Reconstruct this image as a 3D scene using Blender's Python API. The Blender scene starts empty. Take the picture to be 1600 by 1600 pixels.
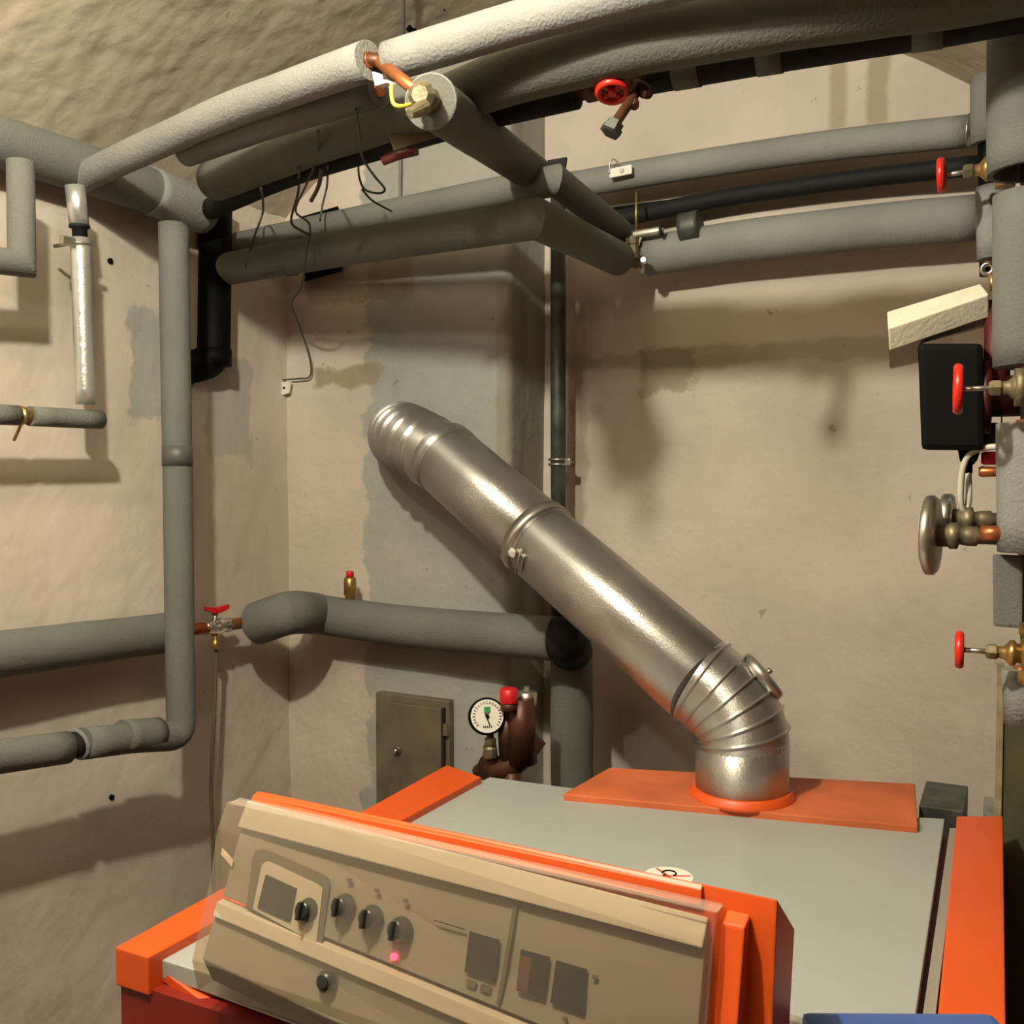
import bpy, bmesh, math, random
from mathutils import Vector, Matrix, noise
random.seed(4)
S = bpy.context.scene
C = S.collection
ZC = 1.65                      # camera height above the floor

# ---------------------------------------------------------------- camera, world, light, exposure
FPX = 1550.0
YAW = math.atan(790 / FPX)
PIT = math.atan(60 / FPX)
cam_d = bpy.data.cameras.new('camera')
cam = bpy.data.objects.new('camera', cam_d)
C.objects.link(cam)
cam_d.sensor_width = 36
cam_d.lens = 36 * FPX / 1600
cam_d.clip_start = 0.02
cam.location = (0, 0, ZC)
cam.rotation_euler = (math.pi / 2 - PIT, 0, YAW)
S.camera = cam

w = bpy.data.worlds.new('world')
S.world = w
w.use_nodes = True
w.node_tree.nodes['Background'].inputs[0].default_value = (0.9, 0.75, 0.55, 1)
w.node_tree.nodes['Background'].inputs[1].default_value = 0.0

BOUNCE = (-1.00, 0.28, ZC + 0.85)
ld = bpy.data.lights.new('bounce_fill_light', 'POINT')
ld.energy = 14  # weak added fill standing in for bounced light, no real bulb here
ld.color = (1.0, 0.93, 0.76)
ld.shadow_soft_size = 0.035
lo = bpy.data.objects.new('bounce_fill_light', ld)
lo.location = BOUNCE
C.objects.link(lo)
MAIN_BULB = (-0.68, 0.36, ZC + 0.90)
ld2 = bpy.data.lights.new('main_bulb_light', 'POINT')
ld2.energy = 100  # the main bulb near the ceiling, carries most of the light
ld2.color = (1.0, 0.93, 0.76)
ld2.shadow_soft_size = 0.03
lo2 = bpy.data.objects.new('main_bulb_light', ld2)
lo2.location = MAIN_BULB
C.objects.link(lo2)

S.view_settings.view_transform = 'Standard'
S.view_settings.look = 'None'
S.view_settings.gamma = 1
S.view_settings.use_curve_mapping = False
S.view_settings.exposure = 0.0
try:
    S.cycles.max_bounces = 10
    S.cycles.diffuse_bounces = 5
    S.cycles.use_denoising = True
    S.cycles.caustics_reflective = False
except Exception:
    pass

# ---------------------------------------------------------------- pixel -> point helpers
_f = Vector((-math.sin(YAW) * math.cos(PIT), math.cos(YAW) * math.cos(PIT), -math.sin(PIT)))
_r = Vector((math.cos(YAW), math.sin(YAW), 0))
_u = _r.cross(_f)
def ray(x, y):
    return _f + _r * ((x - 800) / FPX) - _u * ((y - 800) / FPX)
def PY(x, y, Y):
    d = ray(x, y); p = d * (Y / d.y); p.z += ZC; return p
def PX(x, y, X):
    d = ray(x, y); p = d * (X / d.x); p.z += ZC; return p
def PZ(x, y, z):
    d = ray(x, y); p = d * (z / d.z); p.z += ZC; return p
def PD(x, y, depth):
    d = ray(x, y); p = d * depth; p.z += ZC; return p

# ---------------------------------------------------------------- materials
def rgb(r, g, b):
    def l(c):
        c /= 255.0
        return c / 12.92 if c <= 0.04045 else ((c + 0.055) / 1.055) ** 2.4
    return (l(r), l(g), l(b), 1)
def mat(name, col, rough=0.8, metal=0.0, var=0.12, vscale=8.0, bump=0.0, bscale=60.0, spec=0.5, emit=None, col2=None):
    m = bpy.data.materials.new(name); m.use_nodes = True
    nt = m.node_tree; b = nt.nodes['Principled BSDF']
    b.inputs['Roughness'].default_value = rough
    b.inputs['Metallic'].default_value = metal
    b.inputs['Specular IOR Level'].default_value = spec
    tc = nt.nodes.new('ShaderNodeTexCoord')
    n = nt.nodes.new('ShaderNodeTexNoise')
    n.inputs['Scale'].default_value = vscale; n.inputs['Detail'].default_value = 6
    nt.links.new(tc.outputs['Object'], n.inputs['Vector'])
    cr = nt.nodes.new('ShaderNodeValToRGB')
    c2 = col2 or tuple(c * (1 - var) for c in col[:3]) + (1,)
    cr.color_ramp.elements[0].color = c2
    cr.color_ramp.elements[1].color = tuple(min(1, c * (1 + var * .5)) for c in col[:3]) + (1,)
    cr.color_ramp.elements[0].position = 0.33; cr.color_ramp.elements[1].position = 0.67
    nt.links.new(n.outputs['Fac'], cr.inputs['Fac'])
    nt.links.new(cr.outputs['Color'], b.inputs['Base Color'])
    if bump:
        n2 = nt.nodes.new('ShaderNodeTexNoise')
        n2.inputs['Scale'].default_value = bscale; n2.inputs['Detail'].default_value = 5
        nt.links.new(tc.outputs['Object'], n2.inputs['Vector'])
        bp = nt.nodes.new('ShaderNodeBump')
        bp.inputs['Strength'].default_value = bump; bp.inputs['Distance'].default_value = 0.01
        nt.links.new(n2.outputs['Fac'], bp.inputs['Height'])
        nt.links.new(bp.outputs['Normal'], b.inputs['Normal'])
    if emit:
        b.inputs['Emission Color'].default_value = emit[0]
        b.inputs['Emission Strength'].default_value = emit[1]
    return m

PLASTER = (0.60, 0.525, 0.45, 1)
RENDER_GREY = (0.34, 0.345, 0.31, 1)
def wall_mat(name, patches, base=PLASTER, axis='XZ'):
    """cream plaster with irregular grey patches and painted shadows; patches = (u, z, half_u, half_z, wobble, colour, strength)"""
    m = bpy.data.materials.new(name); m.use_nodes = True
    nt = m.node_tree; L = nt.links; N = nt.nodes
    b = N['Principled BSDF']; b.inputs['Roughness'].default_value = 0.92
    b.inputs['Specular IOR Level'].default_value = 0.2
    g = N.new('ShaderNodeNewGeometry')
    sep = N.new('ShaderNodeSeparateXYZ'); L.new(g.outputs['Position'], sep.inputs[0])
    n1 = N.new('ShaderNodeTexNoise'); n1.inputs['Scale'].default_value = 2.2; n1.inputs['Detail'].default_value = 8
    L.new(g.outputs['Position'], n1.inputs['Vector'])
    cr = N.new('ShaderNodeValToRGB')
    cr.color_ramp.elements[0].color = tuple(c * k for c, k in zip(base[:3], (.84, .84, .82))) + (1,)
    cr.color_ramp.elements[1].color = tuple(min(1, c * 1.06) for c in base[:3]) + (1,)
    cr.color_ramp.elements[0].position = .35; cr.color_ramp.elements[1].position = .62
    L.new(n1.outputs['Fac'], cr.inputs['Fac'])
    n3 = N.new('ShaderNodeTexNoise'); n3.inputs['Scale'].default_value = 9; n3.inputs['Detail'].default_value = 9
    n3.inputs['Roughness'].default_value = .62
    L.new(g.outputs['Position'], n3.inputs['Vector'])
    cur = cr.outputs['Color']
    def M(op, a, bb=None, c=None):
        q = N.new('ShaderNodeMath'); q.operation = op
        for i, v in enumerate((a, bb, c)):
            if v is None: continue
            if isinstance(v, (int, float)): q.inputs[i].default_value = v
            else: L.new(v, q.inputs[i])
        return q.outputs[0]
    U = sep.outputs['X'] if axis == 'XZ' else sep.outputs['Y']
    Z = sep.outputs['Z']
    for (u, z, hu, hz, wob, col, st) in patches:
        du = M('SUBTRACT', M('ABSOLUTE', M('SUBTRACT', U, u)), hu)
        dz = M('SUBTRACT', M('ABSOLUTE', M('SUBTRACT', Z, z)), hz)
        d = M('MAXIMUM', du, dz)
        d = M('ADD', d, M('MULTIPLY', M('SUBTRACT', n3.outputs['Fac'], .5), wob))
        mr = N.new('ShaderNodeMapRange'); L.new(d, mr.inputs['Value'])
        mr.inputs['From Min'].default_value = -.006; mr.inputs['From Max'].default_value = .006
        mr.inputs['To Min'].default_value = st; mr.inputs['To Max'].default_value = 0
        mx = N.new('ShaderNodeMix'); mx.data_type = 'RGBA'
        L.new(mr.outputs[0], mx.inputs['Factor']); L.new(cur, mx.inputs['A'])
        mottled = N.new('ShaderNodeMix'); mottled.data_type = 'RGBA'
        mottled.inputs['A'].default_value = tuple(c * .8 for c in col[:3]) + (1,)
        mottled.inputs['B'].default_value = tuple(min(1, c * 1.15) for c in col[:3]) + (1,)
        L.new(n3.outputs['Fac'], mottled.inputs['Factor'])
        L.new(mottled.outputs['Result'], mx.inputs['B']); cur = mx.outputs['Result']
    # small chips and specks
    v = N.new('ShaderNodeTexNoise'); v.inputs['Scale'].default_value = 26; v.inputs['Detail'].default_value = 3
    L.new(g.outputs['Position'], v.inputs['Vector'])
    mr = N.new('ShaderNodeMapRange'); L.new(v.outputs['Fac'], mr.inputs['Value'])
    mr.inputs['From Min'].default_value = .715; mr.inputs['From Max'].default_value = .76
    mr.inputs['To Min'].default_value = 0; mr.inputs['To Max'].default_value = .55
    mx = N.new('ShaderNodeMix'); mx.data_type = 'RGBA'
    L.new(mr.outputs[0], mx.inputs['Factor']); L.new(cur, mx.inputs['A'])
    mx.inputs['B'].default_value = (.22, .16, .11, 1); cur = mx.outputs['Result']
    L.new(cur, b.inputs['Base Color'])
    n2 = N.new('ShaderNodeTexNoise'); n2.inputs['Scale'].default_value = 16; n2.inputs['Detail'].default_value = 10
    L.new(g.outputs['Position'], n2.inputs['Vector'])
    bp = N.new('ShaderNodeBump'); bp.inputs['Strength'].default_value = .5; bp.inputs['Distance'].default_value = .012
    L.new(n2.outputs['Fac'], bp.inputs['Height']); L.new(bp.outputs['Normal'], b.inputs['Normal'])
    return m

M_FOAM = mat('grey_foam', (0.138, 0.140, 0.122, 1), .85, bump=.25, bscale=220, vscale=5)
M_FOAM_L = mat('pale_foam', (0.22, 0.22, 0.205, 1), .8, bump=.3, bscale=200, vscale=6)
M_FOAM_M = mat('mid_foam', (0.235, 0.238, 0.218, 1), .8, bump=.25, bscale=220, vscale=5)
M_FOAM_SHADE = mat('shaded_foam', (0.105, 0.103, 0.085, 1), .8, bump=.25, bscale=200, vscale=5)  # grey foam darkened to put the shade on two pipes into the colour
M_FOAM_IN = mat('foam_core', (0.10, 0.09, 0.07, 1), .95, bump=.3)
M_BLACK = mat('black_rubber', (0.010, 0.011, 0.010, 1), .7, spec=.25, bump=.1)
M_BLACKPL = mat('black_plastic', (0.0018, 0.0025, 0.002, 1), .6, spec=.08)
M_TAPE = mat('grey_tape', (0.085, 0.083, 0.07, 1), .5)
M_FOIL = mat('foil_sleeve', (0.62, 0.64, 0.60, 1), .33, metal=.75, bump=.15, bscale=90)
M_FLUE = mat('flue_aluminium', (0.50, 0.49, 0.46, 1), .42, metal=.88, var=.14, vscale=14, bump=.10, bscale=260)
_nt = M_FLUE.node_tree; _tg = _nt.nodes.new('ShaderNodeTangent'); _tg.direction_type = 'UV_MAP'; _tg.uv_map = 'UVMap'
_b = _nt.nodes['Principled BSDF']; _b.inputs['Anisotropic'].default_value = .85; _b.inputs['Anisotropic Rotation'].default_value = .25
_nt.links.new(_tg.outputs[0], _b.inputs['Tangent'])
M_STEEL = mat('steel', (0.45, 0.43, 0.36, 1), .35, metal=.9)
M_GALV = mat('galvanised_pipe', (0.075, 0.085, 0.07, 1), .5, metal=.3, vscale=22, var=.5)
M_CHROME = mat('bright_metal', (0.75, 0.73, 0.68, 1), .2, metal=1)
M_BRASS = mat('brass', (0.45, 0.29, 0.10, 1), .38, metal=.8, var=.4, vscale=30)
M_OLDBRASS = mat('dull_brass', (0.21, 0.175, 0.105, 1), .5, metal=.6, var=.4, vscale=40, bump=.2)
M_COPPER = mat('copper', (0.50, 0.17, 0.06, 1), .38, metal=.75, var=.3, vscale=20)
M_BRONZE = mat('brown_bronze', (0.085, 0.032, 0.016, 1), .45, metal=.4, var=.4, vscale=25)
M_RED = mat('red_paint', (0.62, 0.022, 0.012, 1), .32)
M_REDPL = mat('red_plastic', (0.60, 0.012, 0.02, 1), .4)
M_ORANGE = mat('orange_enamel', (0.66, 0.085, 0.008, 1), .38, var=.06, bump=.03, bscale=200)
M_ORANGE_H = mat('orange_housing', (0.68, 0.09, 0.012, 1), .42, var=.06, bump=.03, bscale=200)
M_ORANGE_SHADE = mat('shaded_orange_enamel', (0.20, 0.012, 0.006, 1), .45, var=.1)  # orange enamel darkened so the casing front looks shaded
M_LID = mat('cream_enamel', (0.34, 0.365, 0.345, 1), .45, var=.05, vscale=3)
M_BEIGE = mat('beige_plastic', (0.27, 0.26, 0.225, 1), .5, var=.05, vscale=4)
M_BEIGE_D = mat('grey_plastic', (0.12, 0.115, 0.095, 1), .5, var=.05)
M_BEIGE_L = mat('pale_plastic', (0.50, 0.49, 0.43, 1), .5, var=.05)
M_WINDOW = mat('dark_window', (0.02, 0.022, 0.018, 1), .3)
M_MAROON = mat('maroon_window', (0.11, 0.05, 0.045, 1), .35)
M_WHITE = mat('white_plastic', (0.80, 0.78, 0.70, 1), .4, var=.05)
M_CABLE = mat('white_cable', (0.55, 0.53, 0.44, 1), .5, var=.05)
M_WIRE = mat('grey_wire', (0.06, 0.07, 0.05, 1), .6)
M_YELLOW = mat('yellow_insulation', (0.85, 0.60, 0.05, 1), .4)
M_STYRO = mat('polystyrene', (0.72, 0.66, 0.52, 1), .85, bump=.15, bscale=150)
M_BLUE = mat('blue_plastic', (0.045, 0.10, 0.30, 1), .5, var=.1)
M_DOOR = mat('weathered_sheet_metal', (0.22, 0.185, 0.125, 1), .5, metal=.5, var=.3, vscale=12)
M_OLIVE = mat('olive_panel', (0.075, 0.072, 0.03, 1), .7, var=.3)
M_TAN = mat('raw_edge', (0.30, 0.24, 0.13, 1), .8, var=.3, vscale=40)
M_GREENPL = mat('green_plastic', (0.02, 0.30, 0.12, 1), .4)
M_LED = mat('led_red', (0.9, 0.02, 0.05, 1), .3, emit=((1, .03, .08, 1), 6))
M_WCOAT = mat('old_white_paint', (0.50, 0.47, 0.38, 1), .7, bump=.3)
M_CLOUD = mat('grey_cloth', (0.30, 0.29, 0.25, 1), .9, bump=.5, bscale=80)

def cover_mat():
    m = bpy.data.materials.new('clear_dusty_plastic'); m.use_nodes = True
    nt = m.node_tree; N = nt.nodes; L = nt.links
    out = N['Material Output']; b = N['Principled BSDF']
    b.inputs['Base Color'].default_value = (.60, .55, .46, 1); b.inputs['Roughness'].default_value = .28
    b.inputs['Specular IOR Level'].default_value = .8
    tr = N.new('ShaderNodeBsdfTransparent'); tr.inputs[0].default_value = (.95, .90, .84, 1)
    fr = N.new('ShaderNodeLayerWeight'); fr.inputs['Blend'].default_value = .28
    mr = N.new('ShaderNodeMapRange'); L.new(fr.outputs['Facing'], mr.inputs['Value'])
    mr.inputs['To Min'].default_value = .035; mr.inputs['To Max'].default_value = .5
    mx = N.new('ShaderNodeMixShader'); L.new(mr.outputs[0], mx.inputs[0])
    L.new(tr.outputs[0], mx.inputs[1]); L.new(b.outputs[0], mx.inputs[2]); L.new(mx.outputs[0], out.inputs[0])
    return m
M_COVER = cover_mat()

# ---------------------------------------------------------------- mesh helpers
def frame_axes(d):
    d = d.normalized()
    a = Vector((0, 0, 1)) if abs(d.z) < .9 else Vector((0, 1, 0))
    x = a.cross(d).normalized(); y = d.cross(x).normalized()
    return x, y, d
def tube(bm, pts, r, n=28, cap=True, wob=0.0, uv=False):
    """swept tube; r is a number or a list of radii"""
    pts = [Vector(p) for p in pts]
    rs = r if isinstance(r, (list, tuple)) else [r] * len(pts)
    rings = []; x = None; hard = []
    for i, p in enumerate(pts):
        if i == 0: t = (pts[1] - p).normalized(); k = 1
        elif i == len(pts) - 1: t = (p - pts[i - 1]).normalized(); k = 1
        else:
            a = (p - pts[i - 1]).normalized(); b = (pts[i + 1] - p).normalized()
            t = (a + b).normalized(); k = 1 / max(.5, a.dot(t))
            if t.length < .1: t = a
        if x is None: x, y, _ = frame_axes(t)
        else:
            x = (x - t * x.dot(t)).normalized(); y = t.cross(x).normalized()
        # widen the mitre in the bending direction
        bend = Vector((0, 0, 0)); sharp = 0 < i < len(pts) - 1 and a.angle(b) > .45
        if 0 < i < len(pts) - 1:
            bend = (b - a)
            bend = (bend - t * bend.dot(t))
            if bend.length > 1e-6: bend.normalize()
        ring = []
        for j in range(n):
            an = 2 * math.pi * j / n
            v = x * math.cos(an) + y * math.sin(an)
            rr = rs[i]
            if wob: rr *= 1 + wob * noise.noise((p + v * rs[i]) * 9)
            o = v * rr
            if k > 1 and bend.length > 0: o += bend * (o.dot(bend) * (k - 1))
            ring.append(bm.verts.new(p + o))
        rings.append(ring)
        if sharp: hard.append(i)
    for a, b2 in zip(rings, rings[1:]):
        for j in range(n):
            f = bm.faces.new((a[j], a[(j + 1) % n], b2[(j + 1) % n], b2[j])); f.smooth = True
    for i in hard:
        for j in range(n):
            e = bm.edges.get((rings[i][j], rings[i][(j + 1) % n]))
            if e: e.smooth = False
    if uv:
        L = bm.loops.layers.uv.get('UVMap') or bm.loops.layers.uv.new('UVMap'); idx = {}
        for i, rg in enumerate(rings):
            for j, v in enumerate(rg): idx[v] = (i, j)
        for f in bm.faces:
            js = [idx[l.vert][1] for l in f.loops if l.vert in idx]; wrap = js and max(js) - min(js) > 2
            for l in f.loops:
                if l.vert in idx:
                    i, j = idx[l.vert]; l[L].uv = ((j + (n if wrap and j == 0 else 0)) / n, i / len(rings))
    if cap:
        bm.faces.new(list(reversed(rings[0]))); bm.faces.new(rings[-1])
    return bm
def fillet(pts, rad, n=6):
    pts = [Vector(p) for p in pts]; out = [pts[0]]
    for i in range(1, len(pts) - 1):
        p = pts[i]; a = pts[i - 1] - p; b = pts[i + 1] - p
        r = min(rad, a.length * .45, b.length * .45)
        A = p + a.normalized() * r; B = p + b.normalized() * r
        for k in range(n + 1):
            t = k / n
            out.append(A * (1 - t) ** 2 + p * 2 * t * (1 - t) + B * t * t)
    out.append(pts[-1]); return out
def spline(pts, n=8):
    pts = [Vector(p) for p in pts]; P = [pts[0]] + pts + [pts[-1]]; out = []
    for i in range(1, len(P) - 2):
        p0, p1, p2, p3 = P[i - 1:i + 3]
        for k in range(n):
            t = k / n
            out.append(.5 * ((2 * p1) + (p2 - p0) * t + (2 * p0 - 5 * p1 + 4 * p2 - p3) * t * t + (3 * p1 - p0 - 3 * p2 + p3) * t ** 3))
    out.append(pts[-1]); return out
def subdiv(pts, step=.04):
    pts = [Vector(p) for p in pts]; out = []
    for a, b in zip(pts, pts[1:]):
        n = max(1, int((b - a).length / step))
        for k in range(n): out.append(a.lerp(b, k / n))
    out.append(pts[-1]); return out
def sleeve(bm, pts, r, rin=None, n=28, wob=0.0):
    """hollow foam sleeve: outer skin, inner bore and flat annular ends"""
    rin = rin or r * .4
    tube(bm, pts, r, n, cap=False, wob=wob)
    tube(bm, pts, rin, n, cap=False)
    for f in bm.faces: pass
    bm.verts.ensure_lookup_table()
    m = len(pts) * n
    base = len(bm.verts) - 2 * m
    V = bm.verts
    for e in (0, len(pts) - 1):
        for j in range(n):
            q = (V[base + e * n + j], V[base + e * n + (j + 1) % n], V[base + m + e * n + (j + 1) % n], V[base + m + e * n + j])
            try: bm.faces.new(q)
            except ValueError: pass
    bmesh.ops.recalc_face_normals(bm, faces=bm.faces)
    return bm
def lathe(bm, origin, axis, prof, n=24, smooth=True):
    """prof = [(along, radius)...] round the axis"""
    x, y, z = frame_axes(Vector(axis)); o = Vector(origin); rings = []
    for (h, r) in prof:
        rings.append([bm.verts.new(o + z * h + (x * math.cos(2 * math.pi * j / n) + y * math.sin(2 * math.pi * j / n)) * max(r, 1e-5)) for j in range(n)])
    for a, b in zip(rings, rings[1:]):
        for j in range(n):
            f = bm.faces.new((a[j], a[(j + 1) % n], b[(j + 1) % n], b[j])); f.smooth = smooth
    bm.faces.new(list(reversed(rings[0]))); bm.faces.new(rings[-1])
    return bm
def torus(bm, o, axis, R, r, n=32, m=10, squash=1.0):
    x, y, z = frame_axes(Vector(axis)); o = Vector(o); G = []
    for i in range(n):
        a = 2 * math.pi * i / n; d = x * math.cos(a) + y * math.sin(a)
        G.append([bm.verts.new(o + d * (R + r * math.cos(2 * math.pi * j / m)) + z * (r * squash * math.sin(2 * math.pi * j / m))) for j in range(m)])
    for i in range(n):
        for j in range(m):
            f = bm.faces.new((G[i][j], G[(i + 1) % n][j], G[(i + 1) % n][(j + 1) % m], G[i][(j + 1) % m])); f.smooth = True
    return bm
def hexa(bm, P, bev=0.0):
    """solid from eight corners: 0-3 one loop, 4-7 the opposite one"""
    v = [bm.verts.new(Vector(p)) for p in P]; fs = []
    for q in ((3, 2, 1, 0), (4, 5, 6, 7), (0, 1, 5, 4), (1, 2, 6, 5), (2, 3, 7, 6), (3, 0, 4, 7)):
        fs.append(bm.faces.new([v[i] for i in q]))
    bmesh.ops.recalc_face_normals(bm, faces=fs)
    if bev:
        es = list({e for f in fs for e in f.edges})
        bmesh.ops.bevel(bm, geom=es, offset=bev, segments=2, affect='EDGES', profile=.6)
    return bm
def box(bm, lo, hi, bev=0.0):
    (a, b, c), (d, e, f) = lo, hi
    return hexa(bm, [(a, b, c), (d, b, c), (d, e, c), (a, e, c), (a, b, f), (d, b, f), (d, e, f), (a, e, f)], bev)
def obox(bm, c, ax, ay, az, sx, sy, sz, bev=0.0):
    c = Vector(c); X = Vector(ax).normalized() * sx / 2; Y = Vector(ay).normalized() * sy / 2; Z = Vector(az).normalized() * sz / 2
    return hexa(bm, [c - X - Y - Z, c + X - Y - Z, c + X + Y - Z, c - X + Y - Z, c - X - Y + Z, c + X - Y + Z, c + X + Y + Z, c - X + Y + Z], bev)
def slab(bm, loop, down, bev=0.0):
    """prism: polygon loop pushed along the vector down"""
    dn = Vector(down); a = [bm.verts.new(Vector(p)) for p in loop]; b = [bm.verts.new(Vector(p) + dn) for p in loop]
    fs = [bm.faces.new(a), bm.faces.new(list(reversed(b)))]; n = len(a)
    for i in range(n): fs.append(bm.faces.new((a[i], b[i], b[(i + 1) % n], a[(i + 1) % n])))
    bmesh.ops.recalc_face_normals(bm, faces=fs)
    if bev:
        bmesh.ops.bevel(bm, geom=list({e for f in fs for e in f.edges}), offset=bev, segments=2, affect='EDGES', profile=.6)
    return bm
def NB(): return bmesh.new()
def wloc(o):
    p = Vector((0, 0, 0))
    while o: p += Vector(o.location); o = o.parent
    return p
def obj(name, bm, m, parent=None):
    """one mesh object; its vertices come in world coordinates"""
    if parent is None:
        vs = [v.co for v in bm.verts]
        loc = Vector(((min(v.x for v in vs) + max(v.x for v in vs)) / 2, (min(v.y for v in vs) + max(v.y for v in vs)) / 2, min(v.z for v in vs)))
        off = loc
    else: off = wloc(parent); loc = Vector((0, 0, 0))
    bmesh.ops.translate(bm, verts=bm.verts, vec=-off)
    me = bpy.data.meshes.new(name); bm.to_mesh(me); bm.free()
    for mm in (m if isinstance(m, (list, tuple)) else [m]): me.materials.append(mm)
    o = bpy.data.objects.new(name, me); o.location = loc; C.objects.link(o)
    if parent: o.parent = parent
    return o
def tag(o, label, cat, group=None):
    o['label'] = label; o['category'] = cat
    if group: o['group'] = group
    return o
def thing(name, label, cat, loc, group=None):
    o = bpy.data.objects.new(name, None); o.empty_display_size = .05; C.objects.link(o); o.location = loc
    return tag(o, label, cat, group)
def struct(name, bm, m):
    o = obj(name, bm, m); o['kind'] = 'structure'; return o

# ---------------------------------------------------------------- the room
YB = 2.30; YCH = 2.10; XL = -1.745; XCH = -1.08; XR = 0.75; YF = -1.5
def ceil_z(x):
    x = min(x, 0.1)
    return ZC + 1.08 - .45 * (x + .8) ** 2 - max(0, x + .6) * .10
def grid(f, nu, nv, bm=None):
    bm = bm or NB(); V = [[bm.verts.new(f(i / nu, j / nv)) for j in range(nv + 1)] for i in range(nu + 1)]
    for i in range(nu):
        for j in range(nv):
            q = bm.faces.new((V[i][j], V[i + 1][j], V[i + 1][j + 1], V[i][j + 1])); q.smooth = True
    return bm
def nz(p, s, a): return a * noise.fractal(Vector(p) * s, 1.0, 2.0, 4)

struct('floor', box(NB(), (XL - .1, YF - .1, -.1), (XR + .1, YB + .1, 0)), mat('screed_floor', (.07, .045, .025, 1), .85, bump=.3))
def fL(u, v):
    p = Vector((XL, YF + (YCH + .02 - YF) * u, 2.62 * v)); p.x += nz(p, 3, .006); return p
gpt = PX(250, 570, XL); gp2 = PX(60, 445, XL); gp3 = PX(350, 640, XL)
struct('wall_left', grid(fL, 120, 90), wall_mat('plaster_left', [
    (gpt.y, gpt.z, .085, .12, .16, RENDER_GREY, .85), (gp2.y, gp2.z + .02, .14, .055, .12, (.42, .37, .28, 1), .6),
    (gp3.y + .02, gp3.z, .08, .12, .14, RENDER_GREY, .6)], axis='YZ'))
def fB(u, v):
    p = Vector((XCH - .05 + (XR - XCH + .05) * u, YB, 2.75 * v)); p.y += nz(p, 3, .006); return p
b1 = PY(1150, 555, YB); b2 = PY(1040, 580, YB); b3 = PY(1180, 90, YB); b4 = PY(905, 700, YB)
struct('wall_back', grid(fB, 100, 110), wall_mat('plaster_back', [
    (b1.x, b1.z, .47, .022, .07, (.40, .355, .27, 1), .75), (b2.x, b2.z, .06, .05, .14, (.28, .24, .165, 1), .65),  # second patch is a painted cast shadow
    (b4.x, b4.z + .06, .02, .30, .08, (.30, .24, .15, 1), .55),  # painted shadow of the thin riser beside it
    (PY(1310, 140, YB).x, PY(1310, 140, YB).z, .016, .085, .02, (.36, .29, .19, 1), .7),
    (PY(1372, 130, YB).x, PY(1372, 130, YB).z, .02, .085, .03, (.33, .27, .17, 1), .7)]))
# chimney breast: one continuous skin, front face then its return
def fC(u, v):
    z = 2.78 * v; s = u * 1.0; Lf = XCH - XL + .02
    tot = Lf + (YB - YCH) + .02
    d = s * tot; r = .025
    if d < Lf - r: p = Vector((XL - .02 + d, YCH, z))
    elif d < Lf + r:
        a = (d - (Lf - r)) / (2 * r) * math.pi / 2
        p = Vector((XCH - r + r * math.sin(a), YCH + r - r * math.cos(a), z))
    else: p = Vector((XCH, YCH + d - Lf, z))
    n_ = nz(p, 4, .006); p.x += n_ * .6; p.y -= n_ * .6; return p
cg = PY(680, 900, YCH); cl = PY(572, 900, YCH).x
c2 = PY(540, 590, YCH)
struct('wall_chimney', grid(fC, 110, 110), wall_mat('plaster_chimney', [
    ((cl + XCH + .05) / 2, ZC + .1, (XCH + .05 - cl) / 2, 1.0, .17, RENDER_GREY, .9),
    (PY(560, 480, YCH).x, PY(560, 430, YCH).z, .17, .07, .1, (.30, .25, .15, 1), .6),  # painted shadow of the crossing pipe pair
    (c2.x, c2.z, .10, .028, .09, (.28, .23, .14, 1), .75),  # lower shadow band, painted into the plaster colour
    (XCH, ZC + .1, .03, .35, .05, (.25, .22, .14, 1), .5)]))  # shade of the chimney return painted along its edge
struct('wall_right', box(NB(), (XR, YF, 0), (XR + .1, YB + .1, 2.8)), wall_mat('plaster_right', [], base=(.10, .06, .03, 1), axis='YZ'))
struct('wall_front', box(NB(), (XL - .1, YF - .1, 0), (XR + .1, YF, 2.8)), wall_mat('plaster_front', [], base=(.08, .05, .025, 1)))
def fT(u, v):
    x = XL - .02 + (XR - XL + .04) * u; y = YF - .02 + (YB - YF + .04) * v; z = ceil_z(x); p = Vector((x, y, z))
    k = 1.0 if x < -1.15 else .35
    q = Vector((x * 13, y * 19, 3.1))
    a = noise.fractal(q, .75, 2.1, 6)
    rdg = 1 - abs(noise.noise(Vector((x * 3 + 7, y * 6, 1.7))))
    p.z += k * (.0036 * a + .004 * rdg ** 3) - .004; return p
m_ceil = wall_mat('rough_ceiling_plaster', [], base=(.47, .41, .32, 1))
struct('ceiling', grid(fT, 300, 430), m_ceil)

# ---------------------------------------------------------------- generic parts
def foam_run(name, label, pts, r, m=M_FOAM, fil=.02, wob=.03, core=None, group=None, loc=None, sub=.035, cat='pipe', fn=6):
    """a thing: insulated pipe with its sleeve and, where bare, its metal core"""
    P = fillet(pts, fil, fn) if len(pts) > 2 and fn else pts
    P = subdiv(P, sub)
    base = loc or P[0]
    t = thing(name, label, cat, base, group)
    obj('foam_sleeve', sleeve(NB(), P, r, r * .42, wob=wob), m, t)
    cp = [P[0] - (P[1] - P[0]).normalized() * .004] + P[1:-1] + [P[-1] + (P[-1] - P[-2]).normalized() * .004]
    obj('metal_pipe', tube(NB(), cp, r * .40, 14), core or M_COPPER, t)
    return t
def band(t, a, b, r, m, name='tape_band'):
    return obj(name, tube(NB(), subdiv([a, b], .02), r), m, t)
def along(pts, k):
    return Vector(pts[0]).lerp(Vector(pts[1]), k)

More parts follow.
